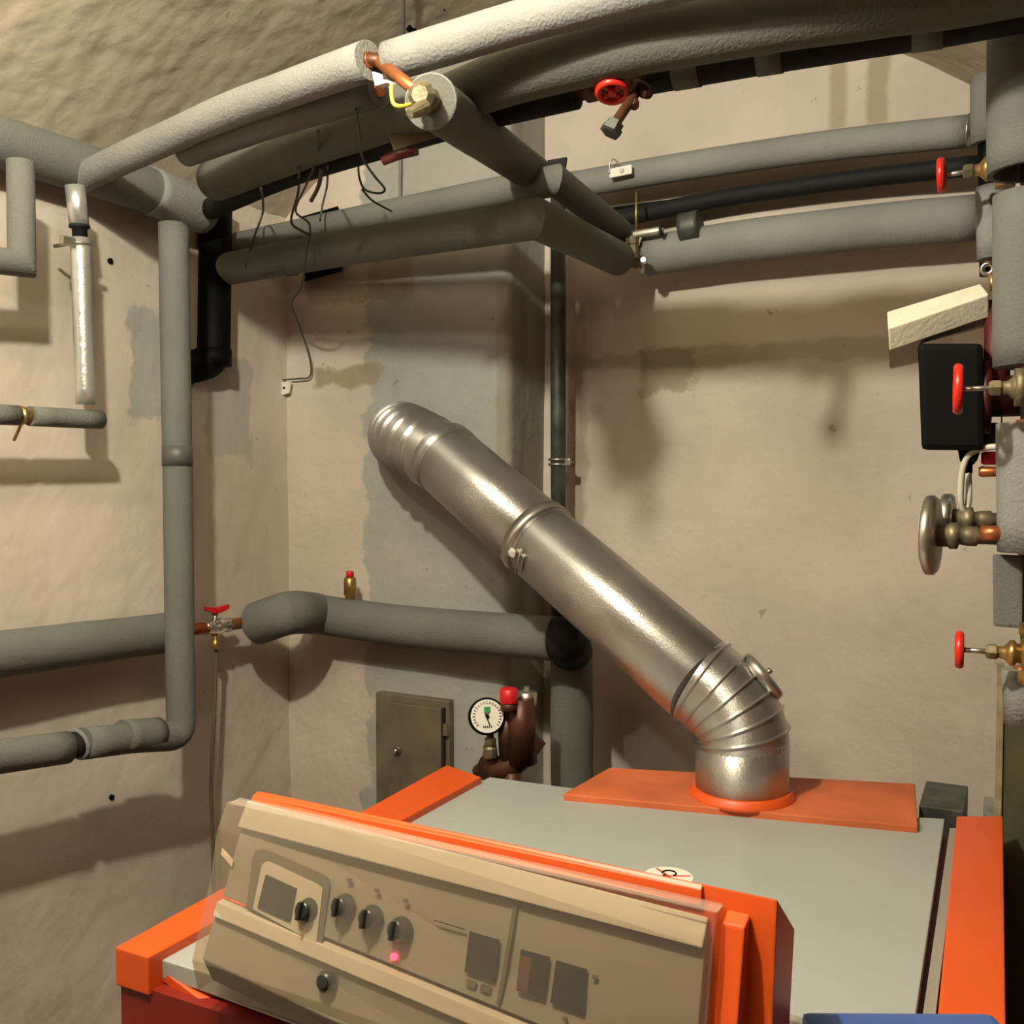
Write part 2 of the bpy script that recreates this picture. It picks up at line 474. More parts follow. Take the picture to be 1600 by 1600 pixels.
# ---------------------------------------------------------------- ceiling group: pipes under the vault
zA = .63
A0 = PX(118, 282, -1.70); A1 = PZ(577, 94, zA - .02)
A = [A0, PZ(350, 175, zA - .01), A1]
tA = foam_run('insulated_pipe', 'pale foam-wrapped pipe under the ceiling ending in a blunt cut end, topmost on the left', A, .0285, M_FOAM_L, fil=.1, core=M_COPPER)
B = [PZ(608, 96, zA - .02), PZ(850, 22, zA), PZ(1150, -55, zA), Vector((XR - .005, 1.15, ZC + zA))]
foam_run('insulated_pipe', 'pale speckled foam-wrapped pipe crossing the top edge, above all the others', B, .0285, M_FOAM_L, fil=.2)
# second pipe under the pale one
Cc = [PZ(292, 238, .60), PZ(430, 188, .60), PZ(592, 141, .60)]
foam_run('insulated_pipe', 'grey foam pipe with a cut left end directly under the pale ceiling pipe', Cc, .026, M_FOAM, fil=.1)
# broad grey pipe
D = [PZ(335, 282, .60), PZ(480, 224, .60), PZ(640, 170, .60), PZ(800, 118, .60), PZ(1000, 68, .60), PZ(1250, 24, .60), PZ(1500, -10, .60), Vector((XR - .005, 1.36, ZC + .60))]
tD = foam_run('insulated_pipe', 'broad grey insulated pipe with a pale top seam crossing under the ceiling', D, .041, M_FOAM_SHADE, fil=.03, wob=.04)
sm = [Vector(p) + Vector((0, -.020, .0365)) for p in fillet(D, .03)]
obj('top_seam', tube(NB(), subdiv(sm, .03), .005, 10, wob=.3), M_FOAM_L, tD)
# black pipe with tape bands
Ep = [PZ(330, 326, .595), PZ(450, 272, .595), PZ(600, 226, .595), PZ(760, 179, .595), PZ(900, 147, .595)]
tE = foam_run('insulated_pipe', 'black insulated pipe under the broad grey one, left of the red handwheel valve', Ep, .0235, M_BLACK, fil=.2, core=M_BRONZE)
Er = [PZ(1018, 121, .595), PZ(1180, 92, .595), PZ(1350, 64, .595), PZ(1480, 44, .595), Vector((XR - .005, 1.46, ZC + .595))]
tEr = foam_run('insulated_pipe', 'black insulated pipe with grey tape bands right of the red handwheel valve', Er, .0235, M_BLACK, fil=.02, core=M_BRONZE)
for a_, b_, k0_, k1_ in ((0, 1, .23, .48), (1, 2, .02, .26), (2, 3, .58, .95)):
    band(tEr, Er[a_].lerp(Er[b_], k0_), Er[a_].lerp(Er[b_], k1_), .0252, M_FOAM)

def handwheel(bm, c, ax, R, r=.0045, spokes=4):
    torus(bm, c, ax, R - r, r, squash=1.3)
    x, y, z = frame_axes(Vector(ax)); c = Vector(c)
    lathe(bm, c - z * .006, z, [(0, R * .22), (.006, R * .26), (.012, R * .2)], 16)
    for k in range(spokes):
        a = 2 * math.pi * k / spokes + .4; d = x * math.cos(a) + y * math.sin(a)
        tube(bm, [c + d * R * .15, c + d * (R - r)], r * .8, 8)
    return bm
def valve(label, c, ax, R, length, mw=M_RED, mb=M_BRASS, body_dir=(0, 0, 1), bl=.05, br=.016, name='gate_valve', body=True):
    """handwheel at c; the stem runs along ax to the body, which lies on body_dir"""
    c = Vector(c); ax = Vector(ax).normalized(); bd = Vector(body_dir).normalized()
    t = thing(name, label, 'valve', c + ax * length)
    obj('handwheel', handwheel(NB(), c, ax, R), mw, t)
    obj('stem', tube(NB(), [c, c + ax * length * .5], .0035, 10), M_STEEL, t)
    s = length * .34
    obj('packing_nut', lathe(NB(), c + ax * s, ax, [(0, .008), (.003, .0105), (.013, .0105), (.016, .008)], 6, False), M_OLDBRASS, t)
    obj('bonnet', lathe(NB(), c + ax * (s + .016), ax, [(0, .008), (.006, .009), (.010, .013), (.014, .0175), (.019, .0175), (.022, .013), (length - s - .016, .015)], 16), mb, t)
    if body:
        e = c + ax * length; b = NB()
        lathe(b, e - bd * bl, bd, [(0, br * 1.15), (.012, br * 1.15), (.015, br * .9), (bl - .015, br * 1.05), (bl, br * 1.25), (bl + .015, br * 1.05), (2 * bl - .015, br * .9), (2 * bl - .012, br * 1.15), (2 * bl, br * 1.15)], 16)
        obj('valve_body', b, mb, t)
    return t
# ceiling drain valve
vc = PY(956, 146, 1.359)
dirE = (Er[0] - Ep[-1]).normalized()
vb = PY(962, 134, 1.434)
t = thing('gate_valve', 'bronze valve with red handwheel and capped drain spout between the black ceiling pipes', 'valve', vb)
obj('handwheel', handwheel(NB(), PY(957, 143, 1.359), (.1, -.35, -1), .0255, .0048), M_RED, t)
obj('stem', lathe(NB(), PY(957, 143, 1.359), (-.1, .35, 1), [(0, .006), (.02, .006), (.03, .011), (.05, .011)], 12), M_OLDBRASS, t)
b = NB(); lathe(b, Ep[-1], Er[0] - Ep[-1], [(0, .012), (.015, .012), (.02, .017), (.035, .017), (.04, .013), (.06, .019), (.08, .013), (.085, .017), ((Er[0] - Ep[-1]).length, .016)], 16)
obj('valve_body', b, M_BRONZE, t)
s0 = PY(1000, 135, 1.389); s1 = PY(962, 192, 1.344); s2 = PY(950, 212, 1.336)
b = NB(); tube(b, [PY(995, 130, 1.434), s0, s1], .0075, 12); lathe(b, s0, PY(1025, 158, 1.374) - s0, [(0, .009), (.015, .011), (.026, .007)], 12)
lathe(b, PY(985, 155, 1.382), PY(1000, 178, 1.359) - PY(985, 155, 1.382), [(0, .008), (.015, .009), (.023, .006)], 12)
obj('drain_spout', b, M_BRONZE, t)
obj('drain_cap', lathe(NB(), s1, s2 - s1, [(0, .013), (.008, .013), (.009, .016), (.017, .016), (.018, .011)], 6, False), M_GALV, t)

# left wall-ceiling pipe
Fp = [PX(-120, 190, XL + .06), PX(0, 222, XL + .06), PX(130, 262, XL + .06), PX(300, 322, XL + .065)]
tF = foam_run('insulated_pipe', 'thick grey insulated pipe where the left wall meets the ceiling', Fp, .048, M_FOAM, fil=.1, wob=.04)
band(tF, PX(232, 297, XL + .065), PX(318, 330, XL + .065), .0515, M_FOAM_L, 'tape_wrap')
# short mitred pipe at far left
K0 = PX(32, 252, XL + .15)
foam_run('insulated_pipe', 'short grey foam pipe hanging at the far left with a mitred bottom corner', [K0, PX(34, 412, XL + .15), PX(-60, 400, XL + .15)], .0235, M_FOAM, wob=.01, fn=0)

# silver foil pipe and its connections
sx = XL + .12
s_top = PX(117, 290, sx); s_a = PX(124, 352, sx); s_b = PX(125, 372, sx); s_e = PX(134, 632, sx)
t = thing('foil_wrapped_pipe', 'shiny silver foil-wrapped vertical pipe on the left wall', 'pipe', s_e)
obj('foil_sleeve', tube(NB(), subdiv([s_top, s_a], .03), .0185), M_FOIL, t)
obj('metal_pipe', tube(NB(), [s_top, s_e], .008, 14), M_CHROME, t)
obj('foil_sleeve', tube(NB(), subdiv([s_b, s_e], .03), [.0185] * len(subdiv([s_b, s_e], .03))), M_FOIL, t)
b = NB(); lathe(b, s_a, s_b - s_a, [(0, .0195), (.005, .0195), (.006, .014), ((s_b - s_a).length, .014)], 20)
obj('rubber_ring', b, M_BLACK, t)
cl_ = PX(124, 382, sx); b = NB()
obox(b, cl_ + Vector((.004, -.03, .0)), (0, 1, 0), (1, 0, 0), (0, 0, 1), .028, .012, .016, .002)
obox(b, cl_ + Vector((0, .026, .008)), (0, 1, 0), (1, 0, 0), (0, 0, 1), .022, .006, .010, .001)
tube(b, [cl_ + Vector((-.055, -.012, 0)), cl_ + Vector((0, -.012, 0))], .004, 8)
torus(b, cl_, (0, 0, 1), .019, .0025, 24, 6)
obj('pipe_clamp', b, M_STEEL, t)
e0 = PX(150, 656, sx)
foam_run('insulated_pipe', 'small grey foam pipe under the silver pipe with a square left-wall corner end', [PX(157, 656, sx), PX(46, 650, sx)], .0185, M_FOAM, wob=.01)
foam_run('insulated_pipe', 'small grey foam pipe leaving the frame at mid left', [PX(27, 649, sx), PX(-120, 643, sx)], .0185, M_FOAM, wob=.01)
t = thing('pipe_fitting', 'brass pipe fitting between the two small grey foam pipes at mid left', 'pipe fitting', PX(37, 650, sx))
a = PX(27, 649, sx); bb = PX(46, 650, sx)
obj('union', lathe(NB(), a, bb - a, [(-.006, .011), (.002, .011), (.004, .018), (.010, .018), (.012, .012), (.020, .012), (.030, .014)], 12), M_BRASS, t)
obj('stub', tube(NB(), [PX(36, 655, sx), PX(22, 688, sx - .03)], .003, 8), M_BRASS, t)

# long vertical pipe with elbow on the left
vx = XL + .17
V0 = PX(271, 350, vx); V1 = PX(283, 1150, vx)
tV = foam_run('insulated_pipe', 'tall grey foam-wrapped vertical pipe in the left corner, turning left at its foot', [V0, PX(277, 700, vx), V1, PX(215, 1152, vx), PX(128, 1162, vx)], .0305, M_FOAM, fil=.035, wob=.02)
band(tV, PX(277, 697, vx), PX(277.4, 728, vx), .0315, M_TAPE)
band(tV, PX(246, 1146, vx), PX(190, 1151, vx), .033, M_FOAM)
foam_run('insulated_pipe', 'grey foam pipe at lower left leaving the frame below the thick dark one', [PX(104, 1168, vx), PX(0, 1182, vx), PX(-140, 1202, vx)], .030, M_FOAM, wob=.02)
t = thing('pipe_joint', 'black pipe joint with a tilted ring at lower left', 'pipe fitting', PX(116, 1165, vx))
a = PX(108, 1166, vx); bb = PX(128, 1162, vx)
obj('coupling', lathe(NB(), a, bb - a, [(-.01, .012), (0, .018), (.008, .024), (.02, .024), (.03, .014)], 20), M_BLACK, t)
obj('ring', torus(NB(), a.lerp(bb, .7), (bb - a) + Vector((0, 0, .006)), .027, .004), M_FOAM_L, t)

# thick pipe on left wall
lx = XL + .07
foam_run('insulated_pipe', 'thick dark grey insulated pipe running along the left wall to the corner', [PX(-160, 1040, lx), PX(0, 1022, lx), PX(266, 988, lx)], .044, M_FOAM, wob=.03)
# copper piece with ball valve
cp0 = PX(266, 988, lx); 
c0 = PX(268, 988, lx); c1 = PD(388, 972, 2.42)
t = thing('ball_valve', 'copper pipe section with nickel ball valve and red butterfly handle in the corner', 'valve', PX(340, 982, lx))
va = c0.lerp(c1, .40); vbp = c0.lerp(c1, .78); dv = (c1 - c0).normalized()
obj('copper_pipe', tube(NB(), [c0 - dv * .02, c1 + dv * .05], .014, 18), M_COPPER, t)
obj('valve_body', lathe(NB(), va, dv, [(0, .017), (.012, .017), (.016, .014), (.03, .020), (.05, .020), (.064, .014), (.068, .017), (.08, .017)], 8), M_CHROME, t)
vm = va + dv * .035
obj('valve_neck', tube(NB(), [vm, vm + Vector((0, 0, .035))], .006, 12), M_STEEL, t)
b = NB(); hx = vm + Vector((0, 0, .037)); side = dv
for s_ in (-1, 1):
    slab(b, [hx + side * s_ * .004 + Vector((0, 0, -.006)), hx + side * s_ * .034 + Vector((0, 0, .002)), hx + side * s_ * .036 + Vector((0, 0, .013)), hx + side * s_ * .015 + Vector((0, 0, .010)), hx + side * s_ * .004 + Vector((0, 0, .006))], Vector((dv.y, -dv.x, 0)) * .012, .001)
lathe(b, hx - Vector((0, 0, .01)), (0, 0, 1), [(0, .007), (.018, .008)], 12)
obj('butterfly_handle', b, M_REDPL, t)
# hose down from the valve
hz_ = vm + Vector((.0, -.0, -.02)); hp = [hz_, PX(338, 1030, lx), PX(334, 1130, lx), PX(330, 1240, lx), PX(333, 1330, lx), PX(333, 1500, lx), PX(333, 1800, lx)]
t = thing('drain_hose', 'thin brown drain hose hanging from the ball valve down the corner', 'hose', hp[-1])
obj('hose', tube(NB(), spline(hp, 6), .0048, 12), mat('brown_hose', (.14, .095, .045, 1), .5), t)
obj('hose_nipple', lathe(NB(), hz_, (0, 0, -1), [(0, .006), (.012, .006), (.014, .009), (.03, .009), (.034, .006)], 10), M_BRASS, t)

# elbow foam and pipe N in front of the chimney
n0 = PD(403, 973, 2.43); n1 = PD(452, 955, 2.37); n2 = PY(500, 960, 2.025); n3 = PY(640, 980, 2.02); n4 = PY(868, 998, 2.0)
t = foam_run('insulated_pipe', 'bent foam elbow with a ragged open end beside the copper valve', [n0, n1, n2 - (n2 - n1) * .1], .052, M_FOAM, fil=.05, wob=.07, core=M_BLACK)
obj('torn_rim', torus(NB(), n0, n1 - n0, .040, .008, 24, 8), M_WCOAT, t)
tN = foam_run('insulated_pipe', 'thick grey foam pipe crossing the chimney behind the flue, below the brass vent', [n2 - (n2 - n1) * .05, n3, n4], .050, M_FOAM, fil=.1, wob=.03, core=M_BLACK)
dN = (n4 - n3).normalized()
obj('end_wrap', tube(NB(), fillet([n4 - dN * .004, n4 + dN * .03, PY(893, 1020, 2.12)], .03), .0492, 28), M_BLACK, tN)
vp = PY(547, 940, 2.02)
t = thing('air_vent', 'small brass air vent with a red cap standing on the thick grey pipe', 'air vent', vp)
obj('vent_body', lathe(NB(), vp - Vector((0, 0, .02)), (0, 0, 1), [(0, .009), (.024, .009), (.026, .012), (.034, .012), (.037, .0155), (.078, .0155), (.082, .011)], 18), M_BRASS, t)
obj('red_cap', lathe(NB(), vp + Vector((0, 0, .060)), (0, 0, 1), [(0, .010), (.014, .010), (.017, .008)], 16), M_REDPL, t)
# vertical foam pipe under it
O0 = PY(893, 1012, 2.12); O1 = PY(894, 1260, 2.12)
foam_run('insulated_pipe', 'thick grey foam vertical pipe behind the boiler, left of the flue', [O0, O1, Vector((O1.x, O1.y, .35))], .050, M_FOAM, wob=.02)
# thin metal riser
Q0 = PY(868, 258, 2.20); Q1 = PY(873, 1000, 2.20)
t = thing('metal_riser_pipe', 'thin dull galvanised vertical pipe beside the chimney edge', 'pipe', Q1)
obj('pipe', tube(NB(), [PY(872, 258, 2.2), PY(872, 620, 2.2), Q1], .0185, 20), M_GALV, t)
qc = PY(872, 718, 2.2); b = NB()
torus(b, qc, (0, 0, 1), .021, .0035, 28, 8); torus(b, qc + Vector((0, 0, -.012)), (0, 0, 1), .021, .0035, 28, 8)
obox(b, qc + Vector((.026, 0, -.006)), (1, 0, 0), (0, 1, 0), (0, 0, 1), .014, .012, .016, .002)
tube(b, [qc + Vector((0, .01, -.006)), qc + Vector((0, .1, -.006))], .004, 8)
obj('pipe_clamp', b, M_STEEL, t)

# black soil pipe in the corner
bx = PD(335, 330, 2.38); b0 = PD(337, 318, 2.36); b1_ = PD(334, 565, 2.36)
t = thing('drain_pipe', 'black plastic drain pipe hanging in the left corner behind the grey pipes', 'pipe', b1_)
obj('pipe', tube(NB(), fillet([b0, b1_, b1_ + Vector((-.03, -.06, -.02))], .03), .0385), M_BLACKPL, t)
obj('socket', tube(NB(), [b1_ + Vector((0, 0, .03)), b1_ + Vector((0, 0, -.01))], .042), M_BLACKPL, t)

# pair of pipes G with mitred legs running back to the wall
zG2 = .49
g2r = PY(838, 342, 1.67); g2l = PY(300, 430, 1.83)
g2e = PY(968, 420, 2.16)
foam_run('insulated_pipe', 'lower grey foam pipe of the crossing pair, its mitred leg running to the wall', [g2l, PY(560, 384, 1.75), g2r, PY(966, 404, 2.12)], .0375, M_FOAM, wob=.015, fn=0, core=M_OLDBRASS)
tg = C.objects['insulated_pipe'] if False else None
b_ = bpy.data.objects.get('x')
g1r = PY(868, 282, 1.80); g1l = PY(325, 392, 1.93)
foam_run('insulated_pipe', 'upper grey foam pipe of the crossing pair, with a mitred leg turning back', [g1l, PY(600, 335, 1.86), g1r, PY(968, 362, 2.16)], .030, M_FOAM, wob=.015, fn=0, core=M_OLDBRASS)
tb = thing('tape_wrap', 'dark grey tape wrap round the lower crossing pipe at its left', 'tape', PY(435, 406, 1.79))
obj('wrap', tube(NB(), subdiv([PY(424, 409, 1.793), PY(456, 403, 1.783)], .02), .0395), M_TAPE, tb)
obj('black_flap', obox(NB(), PY(870, 258, 1.80), (1, .25, .1), (0, .3, 1), (0, 1, -.3), .038, .026, .006, .001), M_BLACK, thing('insulation_scrap', 'black rubber scrap sticking up behind the upper mitred pipe corner', 'insulation', PY(870, 258, 1.80)))

# depth-running pipe K and its copper feed
k0 = PD(672, 158, 1.40); k1 = PY(840, 290, 2.2)
kz = k0.z
tK = foam_run('insulated_pipe', 'grey foam pipe slanting down from the ceiling fittings towards the back wall', [k0, PD(835, 272, 2.05)], .0365, M_FOAM_SHADE, wob=.02, core=M_OLDBRASS)
cA = A1.lerp(B[0], .45); cB = k0 + (k0 - PD(835, 272, 2.05)).normalized() * .012
t = thing('copper_pipe', 'bare copper branch between the cut ends of the pale ceiling pipes', 'pipe', cA)
obj('branch', tube(NB(), [cA + (cA - cB).normalized() * .01, cB], .009, 16), M_COPPER, t)
obj('main', tube(NB(), [A1 + (A1 - B[0]) * .3, B[0] + (B[0] - A1) * .3], .010, 16), M_BRONZE, t)
t = thing('pipe_fitting', 'dull brass fitting cluster at the cut end of the slanting foam pipe', 'pipe fitting', k0)
dk = (k0 - PD(835, 272, 2.05)).normalized()
obj('union', lathe(NB(), k0 + dk * .045, -dk, [(0, .012), (.008, .020), (.018, .017), (.020, .012), (.032, .017), (.05, .017)], 8, False), M_OLDBRASS, t)
obj('lock_shield', lathe(NB(), PD(640, 178, 1.33), PD(662, 168, 1.35) - PD(640, 178, 1.33), [(0, .006), (.008, .008), (.02, .010), (.035, .010)], 12, False), M_OLDBRASS, t)
obj('binding_tie', torus(NB(), k0 - dk * .004, dk, .0355, .004, 28, 6), M_FOAM_L, t)
# earthing wire and clamp
yw = [PD(612, 132, 1.36), PD(612, 150, 1.36), PD(616, 163, 1.36), PD(628, 166, 1.36), PD(642, 163, 1.37)]
tag(obj('earth_wire', tube(NB(), spline(yw, 5), .0028, 10), M_YELLOW), 'short bent bright yellow wire beside the copper branch', 'wire')
b = NB(); 
slab(b, [PD(581, 112, 1.38), PD(586, 134, 1.38), PD(604, 129, 1.38), PD(603, 124, 1.38), PD(590, 127, 1.38), PD(586, 112, 1.38)], Vector((.004, .012, 0)), .0006)
tag(obj('earth_clamp', b, M_WHITE), 'small white metal angle clamp under the pale pipe cut end', 'clamp')
# board/box scrap under fittings
b = NB(); hexa(b, [PD(606, 207, 1.64), PD(650, 186, 1.64), PD(690, 212, 1.64), PD(615, 236, 1.64), PD(606, 207, 1.70), PD(650, 186, 1.70), PD(690, 212, 1.70), PD(615, 236, 1.70)], .002)
tag(obj('insulation_offcut', b, mat('brown_board', (.20, .16, .09, 1), .8, bump=.3)), 'brown insulation offcut wedged under the brass fitting cluster', 'insulation')
b = NB(); tube(b, [PD(598, 252, 1.66), PD(625, 240, 1.65), PD(652, 236, 1.64)], [.0075, .0095, .007], 14)
tag(obj('lever_valve', b, mat('dark_red_handle', (.11, .018, .012, 1), .4)), 'dark red lever valve below the brown insulation offcut', 'valve')

# pipes against the back wall on the right
J0 = PY(885, 289, 2.20); J1 = PY(1512, 206, 2.20)
J = [PY(890, 290, 2.22), PY(1080, 258, 2.21), PY(1300, 226, 2.20), PY(1512, 205, 2.18)]
tJ = foam_run('insulated_pipe', 'upper grey foam pipe along the back wall on the right, under the white clip', J, .0315, M_FOAM_M, fil=.2, wob=.02)
I = [PY(950, 345, 2.24), PY(1150, 305, 2.24), PY(1350, 278, 2.24), PY(1530, 258, 2.22)]
foam_run('insulated_pipe', 'black insulated pipe between the two grey back wall pipes', I, .020, M_BLACK, fil=.2)
H = [PY(1010, 400, 2.2), PY(1150, 378, 2.2), PY(1350, 355, 2.2), PY(1528, 340, 2.2)]
tH = foam_run('insulated_pipe', 'lowest grey foam pipe along the back wall on the right', H, .046, M_FOAM_M, fil=.2, wob=.03)
obj('black_collar', tube(NB(), subdiv([PY(1064, 358, 2.17), PY(1094, 352, 2.17)], .01), .034), M_GALV, thing('rubber_collar', 'dark green-black collar piece over the lowest back wall pipe', 'collar', PY(1080, 355, 2.17)))
t = thing('valve_lever', 'silver lever valve at the left end of the lowest back wall pipe', 'valve', PY(1000, 362, 2.18))
obj('lever', obox(NB(), PY(1012, 363, 2.14), PY(1032, 359, 2.14) - PY(985, 367, 2.14), (0, 1, 0), (0, 0, 1), .075, .014, .016, .005), M_STEEL, t)
obj('rod', tube(NB(), [PY(994, 300, 2.14), PY(994, 362, 2.14)], .0028, 8), M_BRASS, t)
obj('lever_tip', obox(NB(), PY(1033, 359, 2.135), (1, 0, .1), (0, 1, 0), (0, 0, 1), .006, .02, .022, .002), M_BLACK, t)
t = thing('pipe_fitting', 'brass valve body between the mitred pipe and the lowest wall pipe', 'pipe fitting', PY(990, 405, 2.17))
a = PY(966, 404, 2.12); bb = PY(1010, 400, 2.2)
obj('union', lathe(NB(), a, bb - a, [(-.01, .015), (.01, .022), (.03, .022), (.034, .016), (.05, .026), (.07, .026), (.075, .018), ((bb - a).length, .018)], 8, False), M_OLDBRASS, t)
obj('neck', lathe(NB(), PY(990, 403, 2.14), (0, -.2, 1), [(0, .012), (.03, .012), (.032, .016), (.045, .016)], 8, False), M_OLDBRASS, t)
obj('drain_screw', lathe(NB(), PY(1006, 410, 2.14), (.3, -1, 0), [(0, .008), (.02, .010), (.03, .006)], 8), M_CHROME, t)
# white clip on J
jc = PY(970, 268, 2.165)
t = thing('pipe_clip', 'small white and chrome clip on the upper back wall pipe', 'clip', jc)
obj('plate', obox(NB(), jc, PY(990, 264, 2.165) - PY(950, 272, 2.165), (0, 1, 0), (0, 0, 1), .055, .008, .022, .003), M_WHITE, t)
obj('screw', lathe(NB(), jc + Vector((.004, -.004, 0)), (0, -1, 0), [(0, .006), (.004, .005)], 12), M_STEEL, t)
obj('loop', tube(NB(), spline([PY(952, 272, 2.16), PY(953, 254, 2.16), PY(960, 249, 2.16), PY(968, 258, 2.16)], 5), .0018, 8), M_STEEL, t)
tag(obj('conduit_bracket', box(NB(), PY(940, 330, 2.25), PY(1068, 322, 2.25) + Vector((0, .03, .02)), .002), M_BLACKPL), 'black bracket bar behind the lever valve on the back wall', 'bracket')

# ---------------------------------------------------------------- right-hand manifold
YM = 1.55
R1 = [PY(1640, -60, 1.52), PY(1612, 30, YM), PY(1612, 120, YM), PY(1612, 268, YM)]
t = thing('insulated_riser', 'big grey insulated riser at the top right corner with an open bottom end', 'pipe', R1[-1])
obj('foam_sleeve', sleeve(NB(), subdiv(fillet(R1, .06), .03), .056, .048, wob=.02), M_FOAM, t)
obj('metal_pipe', tube(NB(), [R1[1], PY(1612, 1040, YM)], .014), M_BLACK, t)
b = NB(); obox(b, PY(1571, 33, 1.505), (1, 0, .9), (0, 1, 0), (-.9, 0, 1), .022, .003, .026, .001)
obj('tape_patch', b, M_WHITE, t)
R2 = [PY(1612, 302, YM), PY(1612, 572, YM)]
t = foam_run('insulated_riser', 'grey foam riser section at right edge between the open riser and the brass valve', R2, .049, M_FOAM, wob=.01)
t = foam_run('insulated_riser', 'narrow pale grey riser section behind the big one at right edge', [PY(1550, 292, 1.72), PY(1553, 405, 1.72)], .024, M_FOAM_L, wob=.01)
foam_run('insulated_riser', 'dark grey upright foam end behind the top right riser', [PY(1545, 120, 1.95), PY(1545, 225, 1.95)], .030, M_FOAM, wob=.01)
tag(obj('riser_sleeve', tube(NB(), subdiv([PY(1545, 215, 1.95), PY(1548, 430, 1.95)], .03), .018), M_BLACKPL), 'dark narrow pipe behind the pale riser section', 'pipe')
dJ = (J[-1] - J[-2]).normalized()
obj('end_ring', lathe(NB(), J[-1], dJ, [(0, .033), (.004, .033), (.005, .018), (.03, .018)], 24), M_STEEL, tJ)
valve('small red handwheel valve at upper right against the black pipe', PY(1471, 274, 1.62), (1, .0, .02), .026, .085, M_RED, M_BRASS, (0, 0, 1), .03, .012)
valve('red handwheel valve in front of the black pump', PY(1497, 608, 1.40), (1, .08, .0), .033, .105, M_RED, M_OLDBRASS, (1, .08, 0), .04, .021)
valve('lowest red handwheel valve at right edge with a corroded brass body', PY(1499, 1015, 1.48), (1, .06, 0), .026, .095, M_RED, M_BRASS, (.0, .2, -1), .04, .02)
# eye bolt
t = thing('eye_bolt', 'bright metal eye nut at right above the polystyrene shell', 'bolt', PY(1543, 420, 1.66))
obj('eye', torus(NB(), PY(1543, 420, 1.66), (0, 1, .1), .0075, .0035, 24, 8), M_CHROME, t)
obj('shank', tube(NB(), [PY(1549, 428, 1.66), PY(1552, 455, 1.66)], .005, 10), M_BRASS, t)
# polystyrene shell
t = thing('polystyrene_shell', 'cream polystyrene insulation shell half tilted open above the black pump', 'insulation shell', PY(1390, 570, 1.62))
a0 = PY(1386, 487, 1.60); a1 = PY(1532, 443, 1.64)
th = Vector((.004, -.028, -.012))
b = NB(); 
p0 = a0; p1 = a1; q0 = PY(1388, 514, 1.56); q1 = PY(1545, 460, 1.59)
hexa(b, [p0, p1, q1, q0, p0 + Vector((0, .02, -.03)), p1 + Vector((0, .02, -.03)), q1 + Vector((0, .02, -.03)), q0 + Vector((0, .02, -.03))], .002)
obj('top_edge', b, M_STYRO, t)
b = NB(); s0_ = PY(1388, 512, 1.565); s1_ = PY(1544, 461, 1.595); s2_ = PY(1540, 508, 1.67); s3_ = PY(1436, 535, 1.65); s4_ = PY(1436, 562, 1.67); s5_ = PY(1390, 574, 1.67)
yy = Vector((0, .022, 0))
hexa(b, [s0_, s1_, s2_, PY(1388, 546, 1.625), s0_ + yy, s1_ + yy, s2_ + yy, PY(1388, 546, 1.625) + yy], .0)
l0, l1, l2, l3 = PY(1388, 512, 1.5655), PY(1440, 498, 1.575), PY(1440, 563, 1.675), PY(1390, 574, 1.67)
hexa(b, [l0, l1, l2, l3, l0 + yy, l1 + yy, l2 + yy, l3 + yy], .0)
obj('side_face', b, mat('polystyrene_shaded_side', (.62, .54, .42, 1), .85, bump=.12, bscale=120), t)  # darker than the top edge: shade of the down-facing side in the colour
# pump
t = thing('circulation_pump', 'black circulation pump motor beside the right-hand pipes', 'pump', PY(1490, 700, 1.60))
pc0 = PY(1437, 620, 1.62); pcr = PY(1536, 620, 1.62)
b = NB(); hexa(b, [PY(1434, 537, 1.56), PY(1536, 537, 1.56), PY(1538, 704, 1.56), PY(1440, 703, 1.56), PY(1434, 537, 1.68), PY(1536, 537, 1.68), PY(1538, 704, 1.68), PY(1440, 703, 1.68)], .008)
obj('motor_housing', b, M_BLACKPL, t)
b = NB(); hexa(b, [PY(1496, 700, 1.58), PY(1534, 700, 1.58), PY(1526, 722, 1.58), PY(1500, 722, 1.58), PY(1496, 700, 1.64), PY(1534, 700, 1.64), PY(1526, 722, 1.64), PY(1500, 722, 1.64)], .003)
obj('terminal_box', b, M_BLACKPL, t)
obj('cable_gland', lathe(NB(), PY(1513, 718, 1.61), (0, 0, -1), [(0, .009), (.006, .009), (.008, .006), (.02, .006)], 12), M_BLACKPL, t)
obj('pump_flange', lathe(NB(), PY(1534, 620, 1.62), (1, 0, 0), [(0, .055), (.012, .055), (.014, .03), (.07, .03)], 24), mat('dark_red_casting', (.07, .008, .008, 1), .5), t)
obj('pump_volute', tube(NB(), [PY(1560, 470, 1.62), PY(1556, 640, 1.62)], .018, 20), mat('maroon_casting', (.08, .01, .01, 1), .5), t)
cb = [PY(1513, 735, 1.61), PY(1514, 770, 1.60), PY(1512, 790, 1.60), PY(1505, 797, 1.595), PY(1501, 780, 1.59), PY(1503, 740, 1.585), PY(1512, 714, 1.58), PY(1530, 702, 1.575), PY(1556, 698, 1.57), PY(1580, 697, 1.57)]
tag(obj('power_cable', tube(NB(), spline(cb, 8), .0045, 12), M_CABLE), 'white looping power cable under the black pump', 'cable')
